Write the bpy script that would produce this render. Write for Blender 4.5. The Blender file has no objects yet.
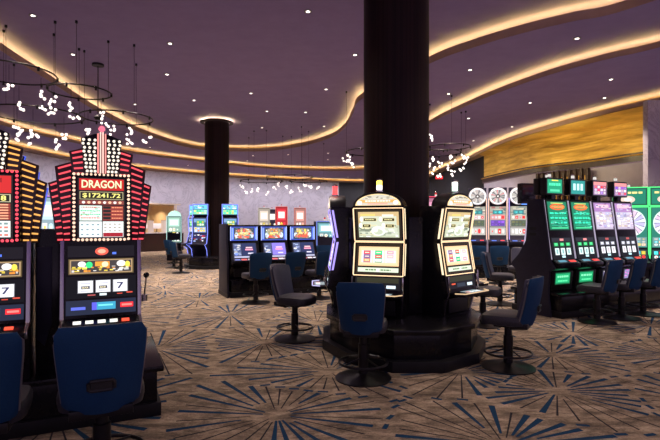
import bpy, bmesh, math, random
from mathutils import Vector, Matrix
from mathutils.geometry import tessellate_polygon
PI = math.pi
sc = bpy.context.scene
COL = sc.collection
R = math.radians
F, CX, YH, H = 480.0, 330.0, 224.0, 1.6

def gp(px, py, z=0.0):
    """ground/ceiling plan point seen at a photo pixel, at height z"""
    y = F * (H - z) / (py - YH)
    return ((px - CX) / F * y, y)
def at(px, Y):
    return ((px - CX) / F * Y, Y)

# ------------------------------------------------------------------ materials
def mat(name, color=(.5, .5, .5), rough=.5, metal=0.0, emit=None, es=1.0, coat=0.0, spec=.5):
    m = bpy.data.materials.new(name); m.use_nodes = True
    b = m.node_tree.nodes['Principled BSDF']
    b.inputs['Base Color'].default_value = (*color, 1)
    b.inputs['Roughness'].default_value = rough
    b.inputs['Metallic'].default_value = metal
    b.inputs['Specular IOR Level'].default_value = spec
    if coat: b.inputs['Coat Weight'].default_value = coat; b.inputs['Coat Roughness'].default_value = .08
    if emit:
        b.inputs['Emission Color'].default_value = (*emit, 1)
        b.inputs['Emission Strength'].default_value = es
    return m
def nodes(m): return m.node_tree.nodes, m.node_tree.links, m.node_tree.nodes['Principled BSDF']
def ramp(nt, stops):
    r = nt.new('ShaderNodeValToRGB'); e = r.color_ramp.elements
    e[0].position, e[0].color = stops[0][0], (*stops[0][1], 1)
    e[1].position, e[1].color = stops[-1][0], (*stops[-1][1], 1)
    for p, c in stops[1:-1]:
        k = e.new(p); k.color = (*c, 1)
    return r
def coords(nt, ln, scale, kind='Object'):
    t = nt.new('ShaderNodeTexCoord'); mp = nt.new('ShaderNodeMapping')
    mp.inputs['Scale'].default_value = scale
    ln.new(t.outputs[kind], mp.inputs['Vector']); return mp
def noise(nt, ln, mp, scale, detail=4, rough=.6, dist=0.0):
    n = nt.new('ShaderNodeTexNoise'); n.inputs['Scale'].default_value = scale
    n.inputs['Detail'].default_value = detail; n.inputs['Roughness'].default_value = rough
    n.inputs['Distortion'].default_value = dist
    ln.new(mp.outputs[0], n.inputs['Vector']); return n

M = {}
def speckle(name, c0, c1, rough, scale, bump=.0, spec=.4, stretch=(1, 1, 1), metal=0.0):
    m = mat(name, c0, rough, metal, spec=spec); nt, ln, b = nodes(m)
    mp = coords(nt, ln, stretch); n = noise(nt, ln, mp, scale)
    r = ramp(nt, [(.3, c0), (.7, c1)]); ln.new(n.outputs['Fac'], r.inputs[0]); ln.new(r.outputs[0], b.inputs['Base Color'])
    if bump:
        bp = nt.new('ShaderNodeBump'); bp.inputs['Strength'].default_value = bump; bp.inputs['Distance'].default_value = .003
        ln.new(n.outputs['Fac'], bp.inputs['Height']); ln.new(bp.outputs[0], b.inputs['Normal'])
    return m
M['black'] = speckle('black_lacquer', (.005, .005, .007), (.009, .008, .011), .22, 6, spec=.28)
M['black_soft'] = speckle('black_laminate', (.006, .006, .008), (.010, .010, .013), .45, 12, spec=.25)
M['panel'] = speckle('charcoal_panel', (.012, .011, .026), (.018, .017, .038), .5, 8, spec=.25)
M['chrome'] = mat('chrome', (.62, .60, .60), .18, 1.0)
M['dark_metal'] = mat('dark_metal', (.020, .019, .022), .35, .6)
M['blue'] = speckle('blue_fabric', (.006, .038, .108), (.009, .055, .150), .75, 160, .5, .25)
M['navy'] = speckle('navy_leather', (.045, .046, .080), (.062, .062, .105), .42, 60, .3)
M['seat'] = speckle('black_leather', (.022, .021, .030), (.034, .032, .045), .40, 60, .3)
M['fin_red'] = mat('fin_red_panel', (.045, .004, .007), .3)
M['fin_amber'] = mat('fin_amber_panel', (.035, .013, .006), .3)
M['trim_grey'] = mat('grey_edging', (.16, .15, .16), .4)
M['grip'] = mat('grip_plastic', (.012, .012, .013), .35)
M['brown'] = speckle('dark_walnut', (.020, .009, .008), (.045, .020, .018), .35, 5, stretch=(8, 8, .6))
M['ring'] = mat('blackened_steel', (.012, .010, .012), .5, .6)
M['white_plastic'] = mat('white_plastic', (.7, .68, .68), .3)
M['purple_side'] = mat('lilac_side_panel', (.45, .40, .52), .3)

def glowmat(name, k):
    m = mat(name, (.006, .006, .008), .22, 0, spec=.16); nt, ln, b = nodes(m)
    a = nt.new('ShaderNodeAttribute'); a.attribute_name = 'Col'
    ln.new(a.outputs['Color'], b.inputs['Emission Color']); b.inputs['Emission Strength'].default_value = k
    return m
M['glow'] = glowmat('lit_screen', 1.15)
M['neon'] = glowmat('light_tube', 1.0)

def carpet():
    m = mat('carpet_pile', (.25, .19, .14), .95, spec=.1); nt, ln, b = nodes(m)
    mp = coords(nt, ln, (1.0, 2.1, 1)); mp.inputs['Rotation'].default_value = (0, 0, R(-14))
    n1 = noise(nt, ln, mp, 3.2, 8, .78, .3)
    r1 = ramp(nt, [(.32, (.060, .046, .038)), (.45, (.19, .145, .108)), (.56, (.36, .275, .200)), (.70, (.58, .46, .35))])
    ln.new(n1.outputs['Fac'], r1.inputs[0])
    mp2 = coords(nt, ln, (1, 1, 1)); n2 = noise(nt, ln, mp2, 60, 4, .8)
    mx = nt.new('ShaderNodeMix'); mx.data_type = 'RGBA'; mx.blend_type = 'OVERLAY'; mx.inputs[0].default_value = .8
    ln.new(r1.outputs[0], mx.inputs[6]); ln.new(n2.outputs['Fac'], mx.inputs[7]); ln.new(mx.outputs[2], b.inputs['Base Color'])
    bp = nt.new('ShaderNodeBump'); bp.inputs['Strength'].default_value = .5; bp.inputs['Distance'].default_value = .006
    ln.new(n2.outputs['Fac'], bp.inputs['Height']); ln.new(bp.outputs[0], b.inputs['Normal'])
    return m
M['carpet'] = carpet()
M['carpet_blue'] = speckle('carpet_blue_pile', (.007, .032, .078), (.016, .056, .122), .95, 70, .4, .1)
M['carpet_dark'] = speckle('carpet_dark_pile', (.016, .016, .022), (.035, .032, .040), .95, 70, .4, .1)

def marble(name, base, vein, vpos=.035):
    m = mat(name, base, .35); nt, ln, b = nodes(m)
    mp = coords(nt, ln, (1, 1, 1)); w = noise(nt, ln, mp, .8, 9, .7, 1.2)
    sb = nt.new('ShaderNodeMath'); sb.operation = 'SUBTRACT'; sb.inputs[1].default_value = .5
    ab = nt.new('ShaderNodeMath'); ab.operation = 'ABSOLUTE'
    ln.new(w.outputs['Fac'], sb.inputs[0]); ln.new(sb.outputs[0], ab.inputs[0])
    mid = tuple(.75 * a + .25 * v for a, v in zip(base, vein))
    r = ramp(nt, [(0, vein), (vpos * .35, mid), (vpos, base), (.3, tuple(min(1, c * 1.12) for c in base))])
    ln.new(ab.outputs[0], r.inputs[0]); ln.new(r.outputs[0], b.inputs['Base Color'])
    return m
M['marble'] = marble('pale_marble', (.56, .53, .58), (.36, .34, .39))
M['marble_warm'] = marble('grey_marble', (.46, .42, .44), (.30, .26, .28))
M['lilac'] = speckle('lilac_plaster', (.38, .35, .44), (.44, .40, .50), .7, 5)
M['dark_wall_opening'] = speckle('dark_wall_opening', (.006, .005, .006), (.010, .008, .009), .6, 4)
M['ceiling'] = speckle('ceiling_plaster', (.26, .195, .40), (.29, .22, .44), .8, 2.5)
M['fascia'] = speckle('fascia_plaster', (.30, .20, .16), (.34, .235, .19), .8, 4)
M['cream'] = speckle('cream_plaster', (.62, .50, .34), (.70, .58, .42), .6, 3)

def gold():
    m = mat('brushed_gold', (.62, .37, .06), .38, .35); nt, ln, b = nodes(m)
    mp = coords(nt, ln, (.35, .35, 3.0)); n = noise(nt, ln, mp, 2.0, 6, .6, .5)
    r = ramp(nt, [(.3, (.28, .15, .02)), (.5, (.60, .36, .06)), (.68, (.85, .58, .14))])
    ln.new(n.outputs['Fac'], r.inputs[0]); ln.new(r.outputs[0], b.inputs['Base Color'])
    return m
M['gold'] = gold()
def wood(name, c0, c1, rough):
    m = mat(name, c0, rough, spec=.15); nt, ln, b = nodes(m)
    mp = coords(nt, ln, (14, 14, .15)); n = noise(nt, ln, mp, 1.6, 5, .6)
    r = ramp(nt, [(.35, c0), (.65, c1)]); ln.new(n.outputs['Fac'], r.inputs[0]); ln.new(r.outputs[0], b.inputs['Base Color'])
    return m
M['column'] = wood('column_veneer', (.007, .0035, .0035), (.022, .010, .009), .5)
M['cove'] = mat('cove_strip', (1, .8, .5), .5, emit=(1, .80, .20), es=24.0)
M['cove_warm'] = mat('cove_strip_column', (1, .8, .5), .5, emit=(1, .85, .36), es=60.0)
M['lamp'] = mat('downlight_lens', (1, 1, 1), .4, emit=(1, .88, .78), es=4)
M['globe'] = mat('glass_globe', (1, 1, 1), .3, emit=(1, .88, .80), es=1.35)

# ------------------------------------------------------------------ mesh helper
class MB:
    def __init__(s): s.v = []; s.f = []; s.m = []; s.c = []
    def add(s, vs, fs, m=0, c=(0, 0, 0)):
        o = len(s.v); s.v += [tuple(p) for p in vs]
        for f in fs: s.f.append([i + o for i in f]); s.m.append(m); s.c.append(c)
        return s
    def box(s, c, d, m=0, col=(0, 0, 0), rz=0, rx=0):
        x, y, z = [k / 2 for k in d]
        vs = [Vector((a, b, e)) for a in (-x, x) for b in (-y, y) for e in (-z, z)]
        Mx = Matrix.Rotation(rz, 3, 'Z') @ Matrix.Rotation(rx, 3, 'X')
        vs = [Mx @ v + Vector(c) for v in vs]
        return s.add(vs, [(0, 1, 3, 2), (4, 6, 7, 5), (0, 4, 5, 1), (2, 3, 7, 6), (0, 2, 6, 4), (1, 5, 7, 3)], m, col)
    def _prism(s, a, b, m, col):
        n = len(a); fs = [list(range(n))[::-1], list(range(n, 2 * n))]
        fs += [(i, (i + 1) % n, n + (i + 1) % n, n + i) for i in range(n)]
        return s.add(a + b, fs, m, col)
    def px(s, prof, x0, x1, m=0, col=(0, 0, 0)):      # profile in (y,z)
        return s._prism([(x0, y, z) for y, z in prof], [(x1, y, z) for y, z in prof], m, col)
    def py(s, poly, y0, y1, m=0, col=(0, 0, 0)):      # outline in (x,z)
        return s._prism([(x, y0, z) for x, z in poly], [(x, y1, z) for x, z in poly], m, col)
    def pz(s, poly, z0, z1, m=0, col=(0, 0, 0)):
        return s._prism([(x, y, z0) for x, y in poly], [(x, y, z1) for x, y in poly], m, col)
    def lathe(s, prof, n=24, c=(0, 0, 0), m=0, col=(0, 0, 0)):
        vs = []
        for r, z in prof:
            for k in range(n):
                a = 2 * PI * k / n; vs.append((c[0] + r * math.cos(a), c[1] + r * math.sin(a), c[2] + z))
        fs = []
        for j in range(len(prof) - 1):
            for k in range(n):
                k2 = (k + 1) % n; fs.append((j * n + k, j * n + k2, (j + 1) * n + k2, (j + 1) * n + k))
        fs.append(tuple(range(n))[::-1]); fs.append(tuple(range((len(prof) - 1) * n, len(prof) * n)))
        return s.add(vs, fs, m, col)
    def tube(s, pts, r, n=8, closed=False, m=0, col=(0, 0, 0)):
        pts = [Vector(p) for p in pts]; vs = []; N = len(pts)
        for i, p in enumerate(pts):
            a = pts[(i - 1) % N] if closed or i else pts[i]
            b = pts[(i + 1) % N] if closed or i < N - 1 else pts[i]
            t = (b - a).normalized(); up = Vector((0, 0, 1)) if abs(t.z) < .9 else Vector((1, 0, 0))
            u = t.cross(up).normalized(); w = u.cross(t)
            for k in range(n):
                q = 2 * PI * k / n; vs.append(p + r * (math.cos(q) * u + math.sin(q) * w))
        fs = []
        for i in range(N if closed else N - 1):
            j = (i + 1) % N
            for k in range(n): fs.append((i * n + k, i * n + (k + 1) % n, j * n + (k + 1) % n, j * n + k))
        if not closed: fs += [tuple(range(n)), tuple(range((N - 1) * n, N * n))[::-1]]
        return s.add(vs, fs, m, col)
    def sphere(s, c, r, n=8, m=0, col=(0, 0, 0), sz=1.0):
        k = n // 2
        return s.lathe([(max(1e-4, r * math.sin(PI * j / k)), -r * sz * math.cos(PI * j / k)) for j in range(k + 1)], n, c, m, col)
    def obj(s, name, mats, parent=None, bevel=0, smooth=False, recalc=True, color=False, sub=0):
        me = bpy.data.meshes.new(name); me.from_pydata(s.v, [], s.f)
        if not isinstance(mats, (list, tuple)): mats = [mats]
        for k in mats: me.materials.append(M[k])
        me.polygons.foreach_set('material_index', s.m)
        if color:
            at_ = me.color_attributes.new('Col', 'FLOAT_COLOR', 'CORNER'); buf = []
            for f, c in zip(s.f, s.c): buf += [c[0], c[1], c[2], 1.0] * len(f)
            at_.data.foreach_set('color', buf)
        if recalc or bevel:
            bm = bmesh.new(); bm.from_mesh(me)
            if recalc: bmesh.ops.recalc_face_normals(bm, faces=bm.faces)
            if bevel:
                es = [e for e in bm.edges if len(e.link_faces) == 2 and e.calc_face_angle(0) > .5]
                bmesh.ops.bevel(bm, geom=es, offset=bevel, segments=2, profile=.6, affect='EDGES', clamp_overlap=True)
            bm.to_mesh(me); bm.free()
        if smooth or bevel:
            me.polygons.foreach_set('use_smooth', [True] * len(me.polygons)); me.set_sharp_from_angle(angle=R(38))
        o = bpy.data.objects.new(name, me); COL.objects.link(o)
        if parent: o.parent = parent
        if sub:
            md = o.modifiers.new('smooth', 'SUBSURF'); md.levels = md.render_levels = sub
        return o

def thing(name, label, cat, loc=(0, 0, 0), rz=0.0, group=None):
    o = bpy.data.objects.new(name, None); COL.objects.link(o); o.empty_display_size = .1
    o.location = loc; o.rotation_euler = (0, 0, rz); o['label'] = label; o['category'] = cat
    if group: o['group'] = group
    return o
def tag(o, label=None, cat=None, group=None, kind=None):
    if label: o['label'] = label
    if cat: o['category'] = cat
    if group: o['group'] = group
    if kind: o['kind'] = kind
    return o
def copy_tree(o, parent=None):
    c = o.copy(); COL.objects.link(c)
    if parent: c.parent = parent
    for ch in list(o.children): copy_tree(ch, c)
    return c

# ------------------------------------------------------------------ lit pictures (screens and glass)
_TXT = {}
def glyphs(s):
    if s not in _TXT:
        cu = bpy.data.curves.new('t', 'FONT'); cu.body = s; cu.align_x = 'LEFT'; cu.resolution_u = 3; cu.offset = .022
        ob = bpy.data.objects.new('t', cu); COL.objects.link(ob)
        dg = bpy.context.evaluated_depsgraph_get(); me = bpy.data.meshes.new_from_object(ob.evaluated_get(dg))
        vs = [(v.co.x, v.co.y) for v in me.vertices]; fs = [tuple(p.vertices) for p in me.polygons]
        x0 = min(v[0] for v in vs); x1 = max(v[0] for v in vs); y0 = min(v[1] for v in vs); y1 = max(v[1] for v in vs)
        _TXT[s] = ([((x - x0) / (x1 - x0), (y - y0) / (y1 - y0)) for x, y in vs], fs)
        bpy.data.objects.remove(ob); bpy.data.curves.remove(cu); bpy.data.meshes.remove(me)
    return _TXT[s]
def sc_(c, k): return tuple(a * k for a in c)

class Pic:
    def __init__(s, bg=None):
        s.items = []
        if bg: s.rect(0, 0, 1, 1, bg)
    def rect(s, u0, v0, u1, v1, c): s.items.append(([(u0, v0), (u1, v0), (u1, v1), (u0, v1)], [(0, 1, 2, 3)], c)); return s
    def poly(s, pts, c): s.items.append((list(pts), [tuple(range(len(pts)))], c)); return s
    def disc(s, u, v, ru, rv, c, n=20):
        return s.poly([(u + ru * math.cos(2 * PI * k / n), v + rv * math.sin(2 * PI * k / n)) for k in range(n)], c)
    def text(s, t, u0, v0, u1, v1, c):
        vs, fs = glyphs(t); s.items.append(([(u0 + (u1 - u0) * a, v0 + (v1 - v0) * b) for a, b in vs], fs, c)); return s
    def grid(s, u0, v0, u1, v1, nu, nv, cols, rnd, fill=.8):
        du, dv = (u1 - u0) / nu, (v1 - v0) / nv
        for i in range(nu):
            for j in range(nv):
                c = sc_(rnd.choice(cols), rnd.uniform(.6, 1.1)); a, b = u0 + (i + .5) * du, v0 + (j + .5) * dv
                if rnd.random() < .5: s.disc(a, b, du * fill / 2, dv * fill / 2, c, 10)
                else: s.rect(a - du * fill / 2, b - dv * fill / 2, a + du * fill / 2, b + dv * fill / 2, c)
                s.rect(a - du * .12, b - dv * .16, a + du * .16, b + dv * .1, sc_(rnd.choice(cols), .9))
        return s
    def scatter(s, u0, v0, u1, v1, n, cols, rnd, su=.1, sv=.06):
        for _ in range(n):
            a, b = rnd.uniform(u0, u1), rnd.uniform(v0, v1); w, h = rnd.uniform(.3, 1) * su, rnd.uniform(.3, 1) * sv
            s.rect(max(u0, a - w), max(v0, b - h), min(u1, a + w), min(v1, b + h), sc_(rnd.choice(cols), rnd.uniform(.5, 1.1)))
        return s
    def lines(s, u0, v0, u1, v1, nv, c, rnd, words=4):
        dv = (v1 - v0) / nv
        for j in range(nv):
            a = u0
            while a < u1 - .01:
                w = rnd.uniform(.5, 1.2) * (u1 - u0) / words
                s.rect(a, v0 + (j + .25) * dv, min(u1, a + w * .8), v0 + (j + .75) * dv, c); a += w
        return s
    def mb(s, x0, x1, p0, p1, off=.004, mb=None):
        mb = mb or MB(); dy, dz = p1[0] - p0[0], p1[1] - p0[1]; L = math.hypot(dy, dz); ny, nz = -dz / L, dy / L
        for k, (vs, fs, c) in enumerate(s.items):
            e = off + .0004 * k
            mb.add([(x0 + (x1 - x0) * u, p0[0] + dy * v + ny * e, p0[1] + dz * v + nz * e) for u, v in vs], fs, 0, c)
        return mb
    def put(s, name, parent, x0, x1, p0, p1, off=.004, m='glow'):
        return s.mb(x0, x1, p0, p1, off).obj(name, m, parent, recalc=False, color=True)

RED, GRN, BLU, YEL, WHT, CYA, MAG, ORG, PUR = (1, .05, .05), (.05, .9, .25), (.08, .2, 1), (1, .75, .1), (1, .95, .9), (.1, .8, .9), (1, .15, .7), (1, .35, .05), (.35, .12, .9)
def frame_tubes(mb, x0, x1, p0, p1, r, c, off=.012):
    dy, dz = p1[0] - p0[0], p1[1] - p0[1]; L = math.hypot(dy, dz); ny, nz = -dz / L * off, dy / L * off
    pts = [(x0, p0[0] + ny, p0[1] + nz), (x1, p0[0] + ny, p0[1] + nz), (x1, p1[0] + ny, p1[1] + nz), (x0, p1[0] + ny, p1[1] + nz)]
    for i in range(4): mb.tube([pts[i], pts[(i + 1) % 4]], r, 6, col=c)
    return mb
def lerp(p, q, t): return (p[0] + (q[0] - p[0]) * t, p[1] + (q[1] - p[1]) * t)
def candle(parent, x, y, z, cols=(WHT, RED), s=1.0):
    mb = MB(); mb.lathe([(.045 * s, 0), (.045 * s, .02 * s), (.03 * s, .03 * s)], 12, (x, y, z))
    b = mb.obj('candle_base', 'chrome', parent, smooth=True)
    for k, c in enumerate(cols):
        l = MB().lathe([(.036 * s, 0), (.036 * s, .052 * s)], 12, (x, y, z + (.03 + .056 * k) * s), col=sc_(c, 2.6 if s > .95 else .7)).obj('candle_light', 'neon', parent, smooth=True, color=True)
    MB().lathe([(.04 * s, 0), (.03 * s, .02 * s), (.008 * s, .03 * s)], 12, (x, y, z + (.03 + .056 * len(cols)) * s)).obj('candle_cap', 'chrome', parent, smooth=True)

# ------------------------------------------------------------------ setting: camera, world
cam = bpy.data.cameras.new('camera'); co = bpy.data.objects.new('camera', cam); COL.objects.link(co)
co.location = (0, 0, H); co.rotation_euler = (PI / 2, 0, 0)
cam.sensor_width = 36; cam.lens = 36 * F / 660; cam.shift_y = 4 / 660; cam.clip_end = 200
sc.camera = co
w = bpy.data.worlds.new('world'); sc.world = w; w.use_nodes = True
wn, wl = w.node_tree.nodes, w.node_tree.links
tc = wn.new('ShaderNodeTexCoord'); sx = wn.new('ShaderNodeSeparateXYZ'); wl.new(tc.outputs['Generated'], sx.inputs[0])
ma = wn.new('ShaderNodeMath'); ma.operation = 'MULTIPLY_ADD'; ma.inputs[1].default_value = .5; ma.inputs[2].default_value = .5
wl.new(sx.outputs['Z'], ma.inputs[0])
wr = ramp(wn, [(.42, (1.0, .70, 1.12)), (.56, (.26, .20, .30))]); wl.new(ma.outputs[0], wr.inputs[0])   # added ambient fill: purple from below tints the ceilings, dim from above
wl.new(wr.outputs[0], wn['Background'].inputs[0]); wn['Background'].inputs[1].default_value = 1.0
sc.view_settings.view_transform = 'Standard'; sc.view_settings.look = 'None'
sc.view_settings.exposure = 0.26; sc.view_settings.gamma = 1; sc.view_settings.use_curve_mapping = False
sc.cycles.use_denoising = True
sc.cycles.max_bounces = 6; sc.cycles.diffuse_bounces = 4; sc.cycles.sample_clamp_indirect = 4

# ------------------------------------------------------------------ ceiling tiers
Z1, Z2, Z3, Z4 = 5.6, 5.3, 5.05, 4.8
def smooth_curve(pts, n=10):
    out = []
    for i in range(len(pts) - 1):
        p0 = Vector(pts[max(i - 1, 0)]); p1 = Vector(pts[i]); p2 = Vector(pts[i + 1]); p3 = Vector(pts[min(i + 2, len(pts) - 1)])
        for k in range(n):
            t = k / n
            out.append(.5 * ((2 * p1) + (p2 - p0) * t + (2 * p0 - 5 * p1 + 4 * p2 - p3) * t * t + (3 * p1 - p0 - 3 * p2 + p3) * t ** 3))
    out.append(Vector(pts[-1])); return out
def offset(c, d):
    o = []
    for i, p in enumerate(c):
        t = (c[min(i + 1, len(c) - 1)] - c[max(i - 1, 0)]).normalized(); o.append(p + Vector((-t.y, t.x)) * d)
    return o
c1 = smooth_curve([(-4, -8), (-4.7, -3), (-5.6, 2), (-6.3, 6)] + [gp(x, y, Z2 + .17) for x, y in ((0, 42), (50, 75), (100, 108), (150, 132), (200, 146), (260, 148), (300, 143), (330, 134), (345, 123), (353, 108), (362, 93))]
    + [gp(x, y, Z2 + .17) for x, y in ((428, 57), (476, 38.5), (524, 24), (573, 12), (626, 0))] + [(6.5, 6.2), (8, 3), (9, -2), (9.3, -8)])
c2 = smooth_curve([(-9.5, -8), (-10.3, 3), (-10.9, 10)] + [gp(x, y, Z3 + .12) for x, y in ((0, 121), (70, 139), (140, 152), (203, 160), (260, 166), (310, 168.5), (363, 168))]
    + [(2.7, 26.5), (2.85, 21.5)] + [gp(x, y, Z3 + .12) for x, y in ((430, 120), (464, 103), (500, 87.5), (550, 69.5), (605, 54), (660, 41))] + [(8, 7), (10, 3), (11, -8)])
c3 = smooth_curve([(-13, -8), (-13.2, 5), (-13.2, 15)] + [gp(x, y, Z4 + .12) for x, y in ((60, 155), (140, 167), (231, 175), (300, 179), (363, 181))]
    + [(5.0, 36), (6.5, 33), (6.6, 28)] + [gp(x, y, Z4 + .12) for x, y in ((461, 160), (500, 141), (549, 125), (612, 108), (660, 97))] + [(9.6, 10.5), (12, 8), (13.5, -8)])
def outside(c):
    poly = [(p.x, p.y) for p in c] + [(17, -8), (17, 46), (-17, 46), (-17, -8)]
    return poly
def plate(name, poly, z, m, label):
    tr = tessellate_polygon([[Vector((x, y, 0)) for x, y in poly]])
    o = MB().add([(x, y, z) for x, y in poly], [tuple(t) for t in tr]).obj(name, m, recalc=False)
    return tag(o, label, kind='structure')
plate('ceiling', [(-17, -8), (17, -8), (17, 46), (-17, 46)], Z1, 'ceiling', 'highest purple-grey ceiling field inside the curving light coves')
plate('ceiling', outside(c1), Z2, 'ceiling', 'second ceiling tier just outside the innermost glowing cove')
plate('ceiling', outside(c2), Z3, 'ceiling', 'third ceiling tier outside the middle glowing cove')
plate('ceiling', outside(c3), Z4, 'fascia', 'lowest ceiling tier meeting the marble and gold walls')
def ribbon(mb, c, z0, z1, m=0):
    n = len(c); return mb.add([(p.x, p.y, z0) for p in c] + [(p.x, p.y, z1) for p in c], [(i, i + 1, n + i + 1, n + i) for i in range(n - 1)], m)
for k, (c, zl, zu, word) in enumerate(((c1, Z2, Z1, 'innermost'), (c2, Z3, Z2, 'middle'), (c3, Z4, Z3, 'outermost'))):
    mb = MB(); lh = zu - zl - .13; ribbon(mb, c, zl, zl + lh); ribbon(mb, offset(c, .03), zl, zl + lh)
    a, b = c, offset(c, .03); n = len(a)
    mb.add([(p.x, p.y, zl + lh) for p in a] + [(p.x, p.y, zl + lh) for p in b], [(i, i + 1, n + i + 1, n + i) for i in range(n - 1)])
    ribbon(mb, offset(c, .38), zl, zu)
    t = tag(mb.obj('trim_%d' % (k + 1), 'fascia', recalc=False), '%s curved cove lip glowing amber under the ceiling step' % word, kind='structure')
    sb = MB(); a, b = offset(c, .10), offset(c, .14)
    zs = zl + lh - .012; ribbon(sb, a, zs - .02, zs); ribbon(sb, b, zs - .02, zs)
    sb.add([(p.x, p.y, zs) for p in a] + [(p.x, p.y, zs) for p in b], [(i, i + 1, n + i + 1, n + i) for i in range(n - 1)])
    sb.obj('light_strip', 'cove', t, recalc=False)

# ------------------------------------------------------------------ walls
w3 = offset(c3, .36)
def split(c, x_end=None):
    return c
i_far = next(i for i, p in enumerate(w3) if p.y > 20 and p.x > -10.9)     # just before the cashier opening
i_m1 = next(i for i, p in enumerate(w3) if p.y > 25 and CX + F * p.x / p.y > 170)
i_m2 = next(i for i, p in enumerate(w3) if p.y > 25 and CX + F * p.x / p.y > 336)
i_d = next(i for i, p in enumerate(w3) if p.x > 6 and p.y < 25.5)
def wall(name, parts, m, label):
    mb = MB()
    for c, z0, z1 in parts: ribbon(mb, c, z0, z1)
    return tag(mb.obj(name, m, recalc=False), label, kind='structure')
i_c0 = next(i for i, p in enumerate(w3) if p.y > 18 and CX + F * p.x / p.y > 118)
wall('wall_left', [(w3[:i_c0 + 1], 0, Z4)], 'marble', 'pale marble wall along the left side behind the slot machines')
wall('wall_back', [(w3[i_c0:i_m1 + 1], 2.78, Z4), (w3[i_m1:i_m2 + 1], 0, Z4)], 'marble', 'pale veined marble wall across the far end')
GW = [at(484, 22.6), at(530, 18.5), at(590, 16.4), at(646, 14.6), (10.6, 13.6)]
gwc = smooth_curve(GW, 8)
wall('wall_far', [(w3[i_m2:i_d + 1] + [Vector(GW[0])], 0, Z4)], 'dark_wall_opening', 'dark wall and painted-dark opening beyond the round column')  # includes an unlit opening, its darkness put into the wall colour
wall('wall_right', [(gwc, 0, 3.5)], 'lilac', 'lilac-grey wall under the gold band on the right')
tag(ribbon(MB(), gwc, 3.80, Z4).obj('trim_4', 'gold', recalc=False), 'brushed gold wall band below the outermost cove on the right', kind='structure')
gi = offset(gwc, -.10)
mb = MB(); ribbon(mb, gi, 3.52, 3.80); 
n = len(gi)
for z in (3.52, 3.80): mb.add([(p.x, p.y, z) for p in gi] + [(p.x, p.y, z) for p in gwc], [(i, i + 1, n + i + 1, n + i) for i in range(n - 1)])
tag(mb.obj('trim_5', 'brown', recalc=False), 'dark header beam running under the gold wall band', kind='structure')
gi2 = offset(gwc, -.13)
tag(MB().tube([(p.x, p.y, 3.72) for p in gi2], .022, 6).obj('trim_6', 'gold', recalc=False), 'thin gold bead along the dark header beam', kind='structure')
# gold soffit between outermost cove and the gold band
i_s0 = next(i for i, p in enumerate(c3) if p.x > 5.5 and p.y < 22.6)
i_s1 = next(i for i, p in enumerate(c3) if i > i_s0 and p.y < 11.6)
poly = [(p.x, p.y) for p in offset(c3, .04)[i_s0:i_s1]] + [(p.x, p.y) for p in gwc[::-1]]
plate('trim_7', poly, Z4 - .012, 'gold', 'dim gold soffit between the outermost cove and the gold wall band')
# slatted screen; glints between the slats are put in as gold-coloured strips
def slats():
    p0, p1 = Vector(at(536, 17.9)), Vector(at(589, 16.0)); d = (p1 - p0); L = d.length; a = math.atan2(d.y, d.x)
    t = thing('slatted_screen', 'dark vertical-slat screen with painted gold glints on the right wall', 'screen', (p0.x, p0.y, 0), a)
    MB().box((L / 2, .06, 1.74), (L, .04, 3.48)).obj('back_panel', 'brown', t)
    for k in range(10):
        x = .06 + k * (L - .12) / 9
        MB().box((x, 0, 1.74), (.085, .08, 3.48)).obj('slat', 'brown', t, bevel=.006)
    for k in (2, 3, 4, 5, 6, 7, 8):
        x = .06 + (k + .5) * (L - .12) / 9
        MB().box((x, .034, 2.75), (.03, .012, 1.0)).obj('gold_glint', 'gold', t)
slats()
def pier():
    x, y = at(648, 12.4)
    o = MB().box((x + 1.5, y + .1, Z4 / 2), (3.0, .2, Z4)).obj('wall_pier', 'marble_warm')
    tag(o, 'grey marble pier at the right edge beyond the green wheel machines', kind='structure')
pier()

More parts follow.
